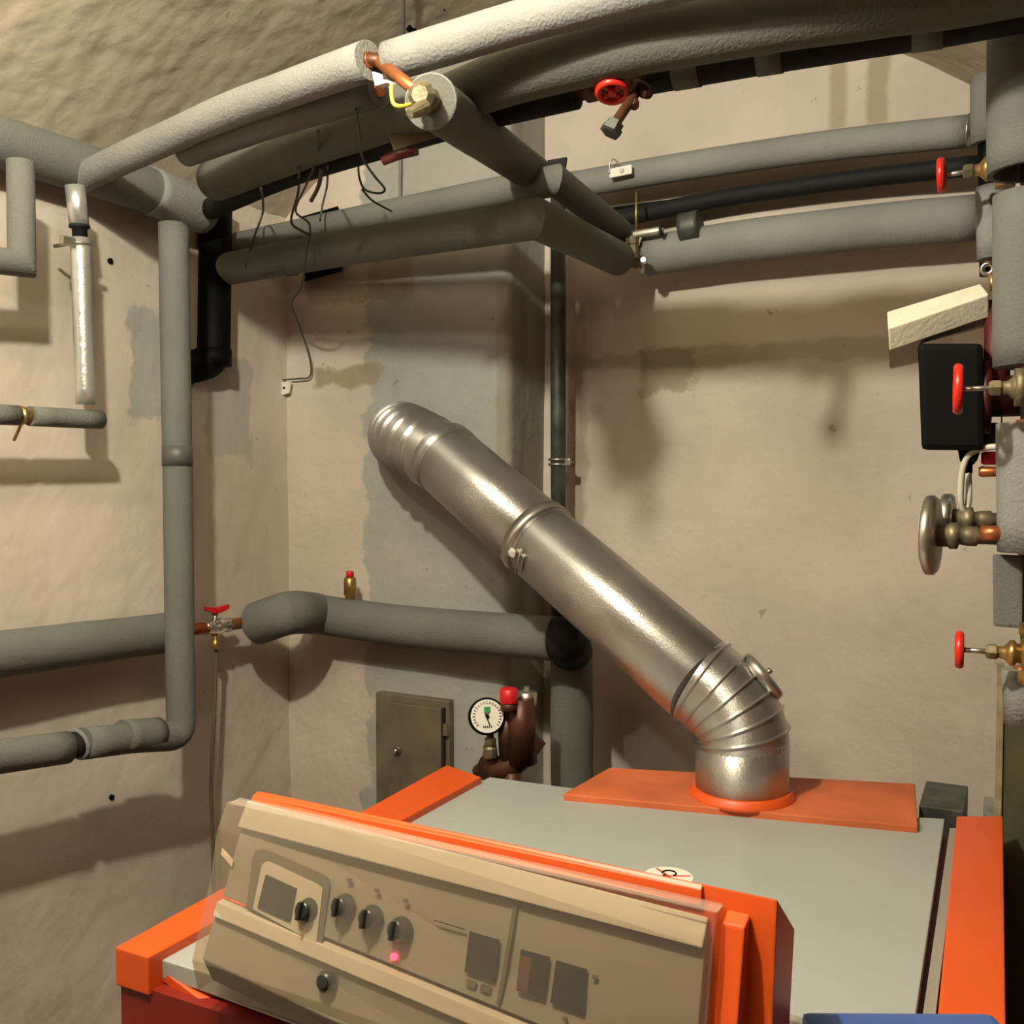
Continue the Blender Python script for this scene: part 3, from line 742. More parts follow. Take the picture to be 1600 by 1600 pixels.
# things under pump
R4 = [PY(1610, 660, 1.50), PY(1612, 862, 1.50)]
foam_run('insulated_riser', 'light grey foam riser section at right edge beside the dial thermometers', R4, .042, M_FOAM_L, wob=.01)
tag(obj('wall_strip', box(NB(), PY(1560, 860, 1.60) + Vector((-.0, 0, 0)), PY(1566, 640, 1.60) + Vector((0, .04, 0)), .001), M_BLACKPL), 'thin black strip left of the light grey riser section', 'strip')
t = thing('drain_cock', 'brown drain cock with a red plastic cap beside the pump cable', 'valve', PY(1560, 730, 1.62))
obj('red_cap', lathe(NB(), PY(1533, 716, 1.60), (1, 0, 0), [(0, .008), (.004, .010), (.03, .010)], 14), M_REDPL, t)
obj('body', lathe(NB(), PY(1529, 737, 1.60), (1, 0, 0), [(0, .006), (.004, .008), (.05, .006)], 8), M_COPPER, t)
tag(obj('junction_box', box(NB(), PY(1536, 700, 1.66), PY(1560, 660, 1.66) + Vector((0, .03, 0)), .003), M_GALV), 'small grey-green box behind the white cable', 'box')
def dial(label, c, R, L, y2):
    c = Vector(c); t = thing('dial_thermometer', label, 'thermometer', c)
    obj('case', lathe(NB(), c, (1, -.10, 0), [(0, R * .80), (.0015, R * .95), (.004, R), (.012, R), (.016, R * .93), (.0175, R * .6)], 40), M_STEEL, t)
    obj('glass', lathe(NB(), c - Vector((.0015, 0, 0)), (1, -.10, 0), [(0, R * .8), (.0016, R * .82)], 40), M_CLOUD, t)
    b = NB(); lathe(b, c + Vector((.016, 0, 0)), (1, 0, 0), [(0, .016), (.014, .016), (.016, .019), (.026, .019), (.028, .012), (.038, .014), (.05, .014), (.052, .011), (L, .011)], 10)
    obj('stem', b, M_OLDBRASS, t)
    return t
dial('large silver dial thermometer seen edge-on at right, the nearer one', PY(1445, 836, 1.50), .056, .12, 0)
dial('smaller silver dial thermometer seen edge-on behind the larger one', PY(1471, 811, 1.60), .038, .10, 0)
tag(obj('copper_stub', tube(NB(), [PY(1532, 833, 1.49), PY(1570, 833, 1.49)], .0105, 14), M_COPPER), 'short copper sleeve on the dial thermometer stem', 'pipe')
b = NB(); hexa(b, [PY(1551, 866, 1.5), PY(1598, 868, 1.5), PY(1598, 982, 1.5), PY(1552, 978, 1.5), PY(1551, 866, 1.58), PY(1612, 868, 1.58), PY(1612, 982, 1.58), PY(1552, 978, 1.58)], .004)
tag(obj('insulation_block', b, M_FOAM), 'square grey-green insulation block above the lowest red valve', 'insulation')
foam_run('insulated_riser', 'pale grey wrapped pipe end under the lowest red valve at right edge', [PY(1597, 1045, 1.55), PY(1600, 1130, 1.55)], .026, M_FOAM_L, wob=.05)
# board and tank below
b = NB(); box(b, (PY(1557, 1100, 1.80).x, 1.80, .02), (PY(1568, 1100, 1.80).x, 1.84, PY(1562, 1042, 1.80).z))
t = thing('panel_board', 'olive board standing behind the boiler at the right edge', 'board', (.2, 1.82, .02))
obj('raw_edge', b, M_TAN, t)
obj('face', box(NB(), (PY(1568, 1100, 1.80).x, 1.805, .02), (.45, 1.835, PY(1562, 1090, 1.80).z), .002), M_OLIVE, t)

# ---------------------------------------------------------------- flue
fe0 = PY(645, 690, 2.10); fa = PD(690, 712, 2.20); fb = PD(1092, 1062, 1.73); fbt = PZ(1159, 1240, -.55); ft = fbt + Vector((0, 0, .088))
RF = .080
Fdir = (fb - fa).normalized()
t = thing('flue_pipe', 'large ribbed aluminium flue pipe slanting from the boiler up into the chimney', 'flue pipe', fbt)
def bez(a, c, b_, n): return [a * (1 - k / n) ** 2 + c * 2 * (k / n) * (1 - k / n) + b_ * (k / n) ** 2 for k in range(n + 1)]
def meet(p, d, q, e):
    """point near both lines p+d*s and q+e*t"""
    w0 = p - q; a = d.dot(d); b_ = d.dot(e); c = e.dot(e); d_ = d.dot(w0); e_ = e.dot(w0); den = a * c - b_ * b_
    s = (b_ * e_ - c * d_) / den; tt = (a * e_ - b_ * d_) / den
    return ((p + d * s) + (q + e * tt)) / 2
st = PY(645, 690, 2.13); sdir = Vector((0, -1, 0))
up_end = fa + Fdir * .02
ctrl = meet(st, sdir, up_end, Fdir)
NR = 240
P = bez(st, ctrl, up_end, NR)
rad = [RF - .005 * (k < NR * .90) + (.0075 * math.exp(-(((k / NR * 10) % 1) - .5) ** 2 / .010) if k < NR * .90 else 0) for k in range(NR + 1)]
obj('upper_elbow', tube(NB(), P, rad, 48, uv=True), M_FLUE, t)
mid0 = fa + Fdir * .00; m1 = fa.lerp(fb, .035); 
obj('upper_sleeve', tube(NB(), [fa, m1], RF + .002, 48, uv=True), M_FLUE, t)
m2 = fa.lerp(fb, .43)
obj('upper_length', tube(NB(), [m1 - Fdir * .01, m2 + Fdir * .02], RF, 48, uv=True), M_FLUE, t)
obj('lower_length', tube(NB(), [m2, fb + Fdir * .01], RF - .0012, 48, uv=True), M_FLUE, t)
obj('joint_seam', torus(NB(), m1, Fdir, RF + .0002, .0020, 48, 6), M_STEEL, t)
# clamp band
cb_ = obj('clamp_band', tube(NB(), [m2 - Fdir * .012, m2 + Fdir * .012], RF + .0035, 48), M_STEEL, t)
vw = -(m2 - Vector((0, 0, ZC))).normalized(); sd = Fdir.cross(vw).normalized()
if sd.z > 0: sd = -sd
o_ = (vw * .80 + sd * .60).normalized()
lk = m2 + o_ * (RF + .008); tn = Fdir.cross(o_).normalized()
obj('clamp_lock', obox(NB(), lk, tn, Fdir, o_, .036, .026, .013, .002), M_CHROME, cb_)
obj('clamp_bolt', tube(NB(), [lk - tn * .03 + o_ * .004, lk + tn * .03 + o_ * .004], .003, 8), M_STEEL, cb_)
obj('clamp_mastic', lathe(NB(), lk - Fdir * .02 - o_ * .006, o_, [(0, .014), (.006, .012), (.009, .006)], 9), M_WCOAT, cb_)
# lower elbow with fan ribs
ctrl = meet(fb, Fdir, ft, Vector((0, 0, -1)))
ctrl = Vector((ft.x * .6 + ctrl.x * .4, ft.y * .6 + ctrl.y * .4, ctrl.z))
NR = 220
P = bez(fb, ctrl, ft, NR)
rad = []
for k in range(NR + 1):
    q = (k / NR * 6.2) % 1
    rad.append(RF - .001 + (.0052 * math.exp(-(q - .35) ** 2 / .0022)) * (1 if k > 8 and k < NR * .985 else 0))
obj('lower_elbow', tube(NB(), P, rad, 56, uv=True), M_FLUE, t)
obj('flue_stub', tube(NB(), [ft + Vector((0, 0, .01)), fbt], RF - .001, 48, uv=True), M_FLUE, t)
# inspection cap on the outer bend
pm = P[int(NR * .42)]; tm = (P[int(NR * .42) + 1] - pm).normalized()
outv = Vector((1, .3, .25)); outv = (outv - tm * outv.dot(tm)).normalized()
ic = obj('inspection_cap', lathe(NB(), pm + outv * (RF - .012), outv, [(0, .046), (.016, .046), (.019, .042), (.021, .02)], 28), M_STEEL, t)
obj('cap_screw', lathe(NB(), pm + outv * (RF + .007), outv, [(0, .005), (.01, .005)], 8), M_STEEL, ic)
obj('screw_tab', obox(NB(), PY(590, 655, 2.07), (1, 0, .3), (0, 1, 0), (0, 0, 1), .022, .006, .008, .001), M_STEEL, t)

# ---------------------------------------------------------------- chimney cleaning door
t = thing('cleaning_door', 'weathered metal chimney cleaning door low on the chimney breast', 'hatch', PY(645, 1250, YCH))
def q2(x0, y0, x1, y1, Y): return PY(x0, y0, Y), PY(x1, y1, Y)
fr0 = PY(591, 1080, 2.09); fr1 = PY(706, 1094, 2.09)
frb = 1.0
zt = fr0.z; zb = PY(597, 1300, 2.09).z
b = NB(); W0, W1 = fr0.x, fr1.x
box(b, (W0, 2.078, zb), (W1, 2.11, zt), .003)
obj('frame', b, M_DOOR, t)
d0 = PY(605, 1096, 2.07); d1 = PY(690, 1108, 2.07); dz = PY(615, 1200, 2.07).z
dr = obj('door', box(NB(), (d0.x, 2.066, zb + .10), (d1.x, 2.079, d0.z), .003), M_DOOR, t)
obj('recess', box(NB(), (d1.x, 2.074, zb + .03), (d1.x + .007, 2.0795, d0.z), .0), M_BLACK, t)
obj('knob', lathe(NB(), PY(622, 1172, 2.066), (0, -1, 0), [(0, .011), (.006, .011), (.012, .006), (.016, .004)], 16), M_CHROME, dr)
obj('hinge', obox(NB(), PY(697, 1140, 2.07), (1, 0, 0), (0, 1, 0), (0, 0, 1), .012, .012, .03, .002), M_DOOR, t)
obj('lower_plate', box(NB(), (d0.x, 2.070, zb + .01), (d1.x, 2.079, zb + .095), .002), M_DOOR, t)

# ---------------------------------------------------------------- boiler safety group
YS = 1.86
t = thing('boiler_safety_group', 'brown boiler safety group with white pressure gauge and red-capped valve', 'safety valve group', PY(790, 1200, YS))
b = NB(); tube(b, fillet([PY(756, 1200, YS), PY(800, 1200, YS), PY(838, 1150, YS + .03)], .04), .026, 20)
tube(b, [PY(766, 1165, YS), PY(766, 1205, YS)], [.014, .02], 16)
lathe(b, PY(742, 1206, YS), PY(760, 1200, YS) - PY(742, 1206, YS), [(0, .010), (.02, .018)], 8, False)
tube(b, [PY(815, 1090, YS), PY(815, 1190, YS + .01)], [.026, .034], 20)
tube(b, [PY(790, 1110, YS), PY(795, 1190, YS)], .020, 16)
tube(b, [PY(800, 1205, YS), PY(800, 1290, YS)], .02, 16)
obj('manifold', b, M_BRONZE, t)
obj('safety_valve', lathe(NB(), PY(795, 1110, YS - .03), (0, 0, 1), [(0, .018), (.015, .018), (.018, .013), (.022, .013)], 16), M_BRONZE, t)
obj('red_cap', lathe(NB(), PY(795, 1098, YS - .03), (.02, 0, 1), [(0, .0185), (.003, .020), (.028, .019), (.031, .015)], 20), M_REDPL, t)
obj('air_vent', lathe(NB(), PY(823, 1102, YS + .02), (0, 0, 1), [(0, .022), (.004, .0225), (.028, .0225), (.031, .018), (.033, .007), (.041, .006)], 22), M_STEEL, t)
gc = PY(761, 1119, YS - .04); gv = (Vector((0, 0, ZC + .1)) - gc); gv.x += .25; gv.normalize()
gg = obj('gauge_case', lathe(NB(), gc - gv * .022, gv, [(0, .028), (.004, .039), (.022, .039), (.024, .037), (.0245, .034)], 40), M_BLACKPL, t)
obj('dial_face', lathe(NB(), gc - gv * .0015, gv, [(0, .0345), (.0045, .0345)], 40), M_WHITE, gg)
x_, y_, z_ = frame_axes(gv); x_ = -x_ if x_.dot(_r) < 0 else x_; up_ = Vector((0, 0, 1)); up_ = (up_ - gv * up_.dot(gv)).normalized()
fc = gc + gv * .0035
b = NB(); obox(b, fc + up_ * .013 + gv * .0012, x_, up_, gv, .013, .012, .0012); obj('green_mark', b, M_GREENPL, gg)
b = NB(); obox(b, fc - up_ * .006 + gv * .0025, (x_ * .35 - up_).normalized(), x_, gv, .026, .0028, .001); lathe(b, fc + gv * .001, gv, [(0, .004), (.003, .004)], 12)
obj('needle', b, M_BLACKPL, gg)
b = NB(); obox(b, fc + up_ * .003 + gv * .003, (x_ * .3 + up_), x_, gv, .010, .003, .001); obj('red_pointer', b, M_REDPL, gg)
b = NB()
for k in range(21):
    a = math.radians(-130 + 13 * k); dd = up_ * math.cos(a) + x_ * math.sin(a)
    obox(b, fc + dd * .028 + gv * .0012, dd, gv, dd.cross(gv), .005, .0008, .0012)
for k in range(5):
    obox(b, fc - up_ * .022 + x_ * (k - 2) * .004 + gv * .0012, up_, x_, gv, .004, .0018, .0008)
obj('scale_marks', b, M_BLACKPL, gg)
obj('gauge_stem', lathe(NB(), PY(766, 1150, YS - .03), (0, 0, -1), [(-.01, .008), (.004, .008), (.006, .013), (.018, .013), (.02, .009), (.026, .014), (.045, .014)], 8, False), M_OLDBRASS, t)

# ---------------------------------------------------------------- boiler
HB = -.55
def Z3(x, y, z=HB): return PZ(x, y, z)
bo = thing('heating_boiler', 'orange heating boiler with cream top lid filling the lower right', 'boiler', (-.47, 1.2, 0))
th_ = Vector((0, 0, -.05))
# rails on top
LR = [Z3(698, 1195), Z3(752, 1214), Z3(232, 1496), Z3(180, 1480)]
obj('left_rail', slab(NB(), LR, (0, 0, -.045), .002), M_ORANGE, bo)
RR = [Z3(1495, 1275), Z3(1567, 1275), Z3(1572, 1640), Z3(1460, 1640)]
obj('right_rail', slab(NB(), RR, (0, 0, -.05), .002), M_ORANGE, bo)
yfront = LR[3].y
# body
zt = ZC + HB - .04
xl = LR[3].x + .004; xr = RR[1].x - .003
BL = Vector((LR[0].x + .004, LR[0].y - .01, zt)); BR = Vector((xr, RR[1].y - .01, zt))
loop = [BL, BR, Vector((xr, yfront + .004, zt)), Vector((LR[2].x + .01, yfront + .004, zt)), Vector((xl, yfront + .004, zt))]
obj('casing', slab(NB(), loop, (0, 0, -(zt - .06))), M_ORANGE_SHADE, bo)
for (px_, py_) in ((xl + .06, yfront + .06), (xr - .06, yfront + .06), (xl + .06, 1.5), (xr - .06, 1.6)):
    obj('foot', box(NB(), (px_ - .03, py_ - .03, 0), (px_ + .03, py_ + .03, .07)), M_BLACK, bo)
# cream lid, sitting slightly lower than the rails
zl = HB - .012
lid = [Z3(765, 1214, zl), Z3(900, 1232, zl), Z3(1100, 1254, zl), Z3(1300, 1270, zl), Z3(1476, 1279, zl), Z3(1429, 1640, zl)]
l5 = Vector((lid[0].x - .01, yfront + .02, ZC + zl))
l6 = Vector((lid[5].x, yfront + .02, ZC + zl))
obj('lid', slab(NB(), lid[:5] + [l6, l5], (0, 0, -.022), .0015), M_LID, bo)
# narrow cream ledge in the right-hand gap
g0 = Z3(1484, 1294, HB - .02); g1 = Z3(1497, 1294, HB - .02)
g0b = Vector((Z3(1446, 1600, HB - .02).x, yfront + .02, ZC + HB - .02)); g1b = Vector((g0b.x + .012, g0b.y, g0b.z))
obj('ledge', slab(NB(), [g0, g1, g1b, g0b], (0, 0, -.02)), M_BEIGE, bo)
# raised flue box at the back
zx = HB + .0
fbx = [Z3(952, 1199, zx), Z3(1430, 1224, zx), Z3(1434, 1290, zx), Z3(880, 1240, zx)]
obj('flue_cover_box', slab(NB(), fbx, (0, 0, -.06), .003), mat('dusty_orange_enamel', (.55, .13, .04, 1), .6, var=.25, vscale=9), bo)
cc = Vector((fbt.x, fbt.y, ZC + HB))
obj('flue_collar', lathe(NB(), cc - Vector((0, 0, .005)), (0, 0, 1), [(0, .090), (.008, .090), (.014, .084), (.018, .083)], 48), M_ORANGE_H, bo)
obj('rear_duct', box(NB(), (Z3(1430, 1265).x, 1.80, ZC - .64), (Z3(1505, 1265).x, 1.95, PY(1470, 1262, 1.80).z), .003), M_GALV, bo)
obj('rear_bracket', box(NB(), (PY(1536, 1262, 1.95).x, 1.95, ZC - .70), (PY(1558, 1262, 1.95).x, 2.0, PY(1545, 1258, 1.95).z), .001), M_CLOUD, bo)
# sticker with a struck-through mark
sc_ = Z3(1044, 1370, zl); ua = (Z3(1080, 1370, zl) - sc_).normalized(); va_ = Vector((-ua.y, ua.x, 0))
zs = Vector((0, 0, 1))
sr = (Z3(1083, 1372, zl) - sc_).length
sk = obj('warning_sticker', lathe(NB(), sc_ - zs * .0002, zs, [(0, sr), (.0009, sr)], 40), M_WHITE, bo)
b = NB(); rp = sc_ + zs * .0012
obox(b, rp, ua, va_, zs, sr * 1.85, .0022, .0006)
obox(b, rp, (ua * .45 - va_).normalized(), (va_ * .45 + ua).normalized(), zs, sr * 1.75, .0024, .0006)
obj('cross_lines', b, M_RED, sk)
b = NB(); arc = [rp + ua * (sr * .08 + sr * .28 * math.cos(a)) + va_ * (sr * .25 + sr * .28 * math.sin(a)) + zs * .0006 for a in [math.radians(q) for q in range(-60, 190, 18)]]
tube(b, arc, .0011, 6); tube(b, [rp - ua * sr * .45 - va_ * sr * .4 + zs * .0006, rp - ua * sr * .1 + va_ * sr * .15 + zs * .0006], .0011, 6)
tube(b, [rp + ua * sr * .25 - va_ * sr * .4 + zs * .0006, rp - ua * sr * .3 - va_ * sr * .35 + zs * .0006], .0011, 6)
obj('symbol', b, M_BLACKPL, sk)
# orange flange strip under the console at the front left
f0 = PZ(252, 1516, -.575); f1 = PZ(352, 1592, -.60)
b = NB(); slab(b, [f0, f0 + Vector((.014, .012, 0)), f1 + Vector((.014, .012, 0)), f1], (0, 0, -.012), .001)
obj('front_flange', b, M_ORANGE_H, bo)

# ---------------------------------------------------------------- control console
KS = .80; KQ = KS / .9
CL = PZ(408, 1236, -.45 * KS); CR = PZ(1215, 1405, -.45 * KS)
ex = (CR - CL); CW = ex.length; ex.normalize(); ey = Vector((-ex.y, ex.x, 0)); ez = Vector((0, 0, 1))
def K(s, y, z): return CL + ex * s + ey * y + ez * z
def prism(prof, s0, s1, bev=0.0):
    """profile in (y, z) extruded along the console"""
    b = NB(); return slab(b, [K(s0, y, z) for y, z in prof], ex * (s1 - s0), bev)
co = thing('control_console', 'orange boiler control console with beige panel under a clear plastic cover', 'control panel', K(CW / 2, 0, ZC - .562 - CL.z))
def loft(pl, pr, s0, s1, bev=0.0):
    """solid between two end profiles with the same number of (y, z) points"""
    b = NB(); A = [b.verts.new(K(s0, y, z)) for y, z in pl]; B_ = [b.verts.new(K(s1, y, z)) for y, z in pr]; n = len(A)
    fs = [b.faces.new(A), b.faces.new(B_[::-1])] + [b.faces.new((A[i], B_[i], B_[(i + 1) % n], A[(i + 1) % n])) for i in range(n)]
    bmesh.ops.recalc_face_normals(b, faces=fs)
    if bev: bmesh.ops.bevel(b, geom=list({e for f in fs for e in f.edges}), offset=bev, segments=2, affect='EDGES', profile=.6)
    return b
def L2(px, py, s):
    d = ray(px, py); o = Vector((0, 0, ZC)); t_ = (K(s, 0, 0) - o).dot(ex) / d.dot(ex); q = o + d * t_ - CL; return (q.dot(ey), q.z)
zb_ = ZC - .562 + .001 - CL.z
hp_ = [(0, 0), (-.003, -.018), (-.012, -.10), (-.030, zb_), (.042, zb_), (.050, -.12), (.063, -.051)]
obj('housing', prism(hp_, 0, CW, .002), M_ORANGE_H, co)
obj('top_trim', loft([(-.001, -.0004), (-.009, -.003), (-.016, -.012), (-.004, -.014)], [(-.001, -.0004), (-.005, -.004), (-.007, -.018), (-.002, -.019)], -.004, CW - .065, .001), M_ORANGE_H, co)
s_l, s_r = .0, .592 * KQ
pA, pB, pC = L2(385, 1262, s_l), L2(348, 1400, s_l), L2(322, 1500, s_l)
rA, rB = L2(1105, 1440, s_r), L2(1083, 1700, s_r)
rC = (rB[0] - .020, rB[1] - .075)
def pf(s):
    k = (s - s_l) / (s_r - s_l); return tuple(u * (1 - k) + v * k for u, v in zip(pA, rA)), tuple(u * (1 - k) + v * k for u, v in zip(pB, rB))
def F(px, py, up=0.0):
    """point on the panel face under a pixel"""
    d = ray(px, py); o = Vector((0, 0, ZC)); s = .3
    for _ in range(6):
        a, b_ = pf(s); td = ey * (b_[0] - a[0]) + ez * (b_[1] - a[1]); nn = ex.cross(td).normalized()
        P_ = K(s, a[0], a[1]); q = o + d * ((P_ - o).dot(nn) / d.dot(nn)); s = (q - CL).dot(ex)
    return q + ndir * up
a_, b__ = pf(.3); tdir = (ey * (b__[0] - a_[0]) + ez * (b__[1] - a_[1])).normalized(); ndir = ex.cross(tdir).normalized()
if ndir.dot(ey) > 0: ndir = -ndir
pan = obj('panel_face', loft([pA, pB, (pB[0] + .035, pB[1] - .002), (pA[0] + .014, pA[1] - .004)], [rA, rB, (rB[0] + .02, rB[1] - .002), (rA[0] + .004, rA[1] - .004)], s_l, s_r, .0015), M_BEIGE, co)
ba, bb_, bra, brb = L2(386, 1250, s_l), L2(376, 1290, s_l), L2(1107, 1433, s_r), L2(1100, 1478, s_r)
obj('panel_bevel', loft([(ba[0], ba[1]), (bb_[0] - .005, bb_[1]), (bb_[0] + .004, bb_[1] - .001), (ba[0] + .006, ba[1] - .004)], [(bra[0], bra[1]), (brb[0] - .005, brb[1]), (brb[0] + .004, brb[1] - .001), (bra[0] + .003, bra[1] - .004)], s_l, s_r, .0015), mat('bevel_highlight_plastic', (.36, .35, .30, 1), .45, var=.05), co)  # paler than the panel, paints the highlight band along its top
obj('side_flange', prism([(-.004, -.016), (-.020, -.022), (-.048, -.130), (-.060, zb_), (-.028, zb_), (-.010, -.10)], .608 * KQ + .002, .608 * KQ + .022, .002), M_ORANGE_H, co)
obj('ledge_strip', loft([(pB[0] + .004, pB[1] - .004), (pB[0] - .006, pB[1] - .005), (pB[0] - .012, pB[1] - .018), (pB[0] + .004, pB[1] - .018)], [(rB[0] + .004, rB[1] - .004), (rB[0] - .006, rB[1] - .005), (rB[0] - .012, rB[1] - .018), (rB[0] + .004, rB[1] - .018)], s_l - .003, s_r, .0012), M_BEIGE_L, co)
lp = obj('lower_panel', loft([(pB[0] - .006, pB[1] - .018), pC, (pC[0] + .014, pC[1] - .03), (pB[0] + .02, pB[1] - .018)], [(rB[0] - .006, rB[1] - .018), rC, (rC[0] + .014, rC[1] - .03), (rB[0] + .02, rB[1] - .018)], s_l - .006, s_r, .002), M_BEIGE, co)
def plate(px4, name, m, up=.0006, th=.0012, parent=None, bev=0):
    return obj(name, slab(NB(), [F(x, y, up + th) for x, y in px4], -ndir * th, bev), m, parent or pan)
plate([(396, 1340), (400, 1330), (410, 1326), (424, 1330), (506, 1366), (515, 1373), (516, 1384), (504, 1480), (386, 1418)], 'module_frame', M_BEIGE_D, .0004)
plate([(412, 1352), (418, 1346), (424, 1346), (498, 1381), (507, 1388), (497, 1474), (398, 1420)], 'module_face', M_BEIGE_L, .002)
plate([(420, 1366), (468, 1388), (458, 1440), (407, 1418)], 'display', M_WINDOW, .0038)
for i, (x, y) in enumerate(((484, 1422), (540, 1416), (583, 1434), (628, 1452))):
    c = F(x, y, .0); k = obj('knob', lathe(NB(), c, ndir, [(0, .0125), (.003, .0125), (.004, .0105), (.013, .0095), (.015, .007)], 18), M_WINDOW, pan)
    obj('knob_grip', obox(NB(), c + ndir * .017, tdir, ex, ndir, .018, .004, .006, .001), M_WINDOW, k)
plate([(735, 1455), (781, 1468), (774, 1534), (727, 1518)], 'window', M_WINDOW)
plate([(815, 1483), (860, 1495), (851, 1562), (808, 1547)], 'rocker_switch', M_WINDOW)
plate([(816, 1492), (834, 1497), (826, 1552), (810, 1546)], 'switch_half', M_MAROON, .002)
plate([(870, 1500), (918, 1514), (912, 1584), (861, 1566)], 'window', M_WINDOW)
plate([(731, 1529), (746, 1534), (743, 1545), (729, 1540)], 'symbol_mark', M_BEIGE_D)
plate([(753, 1536), (769, 1541), (766, 1552), (751, 1547)], 'symbol_mark', M_BEIGE_D)
plate([(680, 1437), (727, 1451), (727, 1453), (680, 1439)], 'engraved_line', M_WINDOW)
plate([(804, 1412), (810, 1414), (783, 1570), (777, 1568)], 'panel_joint', M_BEIGE_D)
for (x, y) in ((547, 1375), (590, 1391), (635, 1407), (930, 1526), (884, 1592)): plate([(x - 3, y - 4), (x + 4, y - 2), (x + 3, y + 5), (x - 4, y + 3)], 'dial_mark', M_BEIGE_D)
obj('indicator_lamp', lathe(NB(), F(617, 1495, 0), ndir, [(0, .0035), (.003, .0035), (.004, .002)], 14), M_LED, pan)
d_ = ray(514, 1532); kc = K(.17, *[u * .7 + v * .3 for u, v in zip(((pB[0] + pC[0]) / 2, (pB[1] + pC[1]) / 2), ((rB[0] + rC[0]) / 2, (rB[1] + rC[1]) / 2))])
o0 = Vector((0, 0, ZC)); kc = o0 + d_ * ((kc - o0).dot(ndir) / d_.dot(ndir))
obj('key_switch', lathe(NB(), kc - ndir * .004, ndir, [(0, .010), (.012, .010), (.016, .006)], 16), M_WINDOW, lp)
# clear cover: bent sheet with end walls
cs0, cs1 = -.016, .608 * KQ
ca, cb2, cc2, cd = L2(350, 1264, cs0), L2(328, 1380, cs0), L2(300, 1500, cs0), L2(309, 1546, cs0)
da, db = L2(1118, 1432, cs1), L2(1104, 1600, cs1)
cl_p = [(-.017, -.007), (ca[0] + .004, ca[1] + .006), (ca[0] - .010, ca[1] - .020), cb2, cc2, cd]
dr1 = (db[0] - .012, db[1] - .085)
cr_p = [(-.009, -.012), (da[0] + .004, da[1] + .002), (da[0] - .006, da[1] - .022), db, dr1, (dr1[0] + .008, dr1[1] - .04)]
def shell(pl, pr, s0, s1, th=.002):
    def inner(p):
        out = []
        for i, (y, z) in enumerate(p):
            a = p[max(0, i - 1)]; c = p[min(len(p) - 1, i + 1)]; ty, tz = c[0] - a[0], c[1] - a[1]; l = math.hypot(ty, tz)
            ny, nv = tz / l, -ty / l
            if ny > 0: ny, nv = -ny, -nv
            out.append((y - ny * th, z - nv * th))
        return out
    return loft(pl + inner(pl)[::-1], pr + inner(pr)[::-1], s0, s1)
cv = obj('clear_cover', shell(cl_p, cr_p, cs0, cs1), M_COVER, co)
obj('cover_end', prism(cl_p + [(cl_p[-1][0] + .03, cl_p[-1][1]), (cl_p[3][0] + .035, cl_p[3][1]), (-.008, -.012)], cs0, cs0 + .002), M_COVER, cv)
obj('cover_end', prism(cr_p + [(cr_p[-1][0] + .03, cr_p[-1][1]), (cr_p[3][0] + .03, cr_p[3][1]), (-.004, -.014)], cs1 - .002, cs1), M_COVER, cv)
tp = K(cs0 - .001, (cb2[0] + ca[0]) / 2 + .004, (cb2[1] + ca[1]) / 2 - .012)
obj('cover_tape', obox(NB(), tp + ex * .012 - ndir * .0, ex * .8 + tdir * .4, tdir, ndir, .022, .007, .0012, .0003), M_STYRO, cv)
# rounded grey foot under the console's right end, on the lid
tag(obj('cable_sleeve', tube(NB(), [K(CW - .012, .05, ZC - .5405 - CL.z), K(CW - .012, .12, ZC - .5405 - CL.z)], .019, 18), M_CABLE), 'pale plastic sleeve under the right end of the console', 'sleeve')

# blue case at the bottom edge
q0 = PZ(1250, 1578, -.50); q1 = PZ(1551, 1580, -.50)
bd_ = (q1 - q0).normalized(); bn_ = Vector((bd_.y, -bd_.x, 0)) * .2; dn_ = Vector((0, 0, -.045))
b = NB(); hexa(b, [q0, q1, q1 + bn_, q0 + bn_, q0 + dn_, q1 + dn_, q1 + bn_ + dn_, q0 + bn_ + dn_], .008)
tag(obj('blue_case', b, M_BLUE), 'blue plastic case lying across the boiler at the bottom edge', 'case')

# ---------------------------------------------------------------- small wires and bits
def wire(name, label, pts, r=.0022, m=M_WIRE, cat='wire'):
    return tag(obj(name, tube(NB(), spline(pts, 6), r, 8), m), label, cat)
wire('thin_cable', 'long thin grey cable looping down from the ceiling pipes to the white wall clip',
     [PY(497, 205, 1.37), PY(494, 250, 1.45), PY(478, 290, 1.55), PY(462, 330, 1.63), PY(484, 352, 1.70), PY(478, 400, 1.70), PY(470, 450, 1.80), PY(456, 475, 1.90), PY(468, 510, 2.0), PY(484, 560, 2.07), PY(484, 588, 2.085), PY(462, 592, 2.085), PY(402, 596, 2.085)])
wire('thin_cable', 'thin cable hanging in a drop-shaped loop below the broad grey pipe',
     [PY(556, 170, 1.30), PY(562, 210, 1.36), PY(566, 245, 1.45), PY(585, 275, 1.60), PY(601, 295, 1.60), PY(592, 302, 1.60), PY(570, 296, 1.60), PY(561, 275, 1.60), PY(560, 250, 1.62)])
wire('thin_cable', 'short thin cable lying over the upper crossing pipe right of the loop', [PY(566, 296, 1.60), PY(580, 312, 1.66), PY(600, 324, 1.72), PY(612, 330, 1.78)])
wire('thin_cable', 'dark thin cable crossing behind in front of the pipes near the black drain', [PY(467, 262, 1.45), PY(466, 300, 1.68), PY(455, 345, 1.68), PY(470, 360, 1.70), PY(486, 368, 1.72)], .0026)
wire('thin_cable', 'thin cable end with thick tip hanging below the black pipe', [PY(503, 262, 1.47), PY(498, 290, 1.50), PY(486, 314, 1.52)], .004)
wire('thin_cable', 'thin brown cable dropping right of the thick cable tip', [PY(512, 258, 1.47), PY(511, 290, 1.84), PY(504, 320, 1.82), PY(500, 345, 1.80)], .0024)
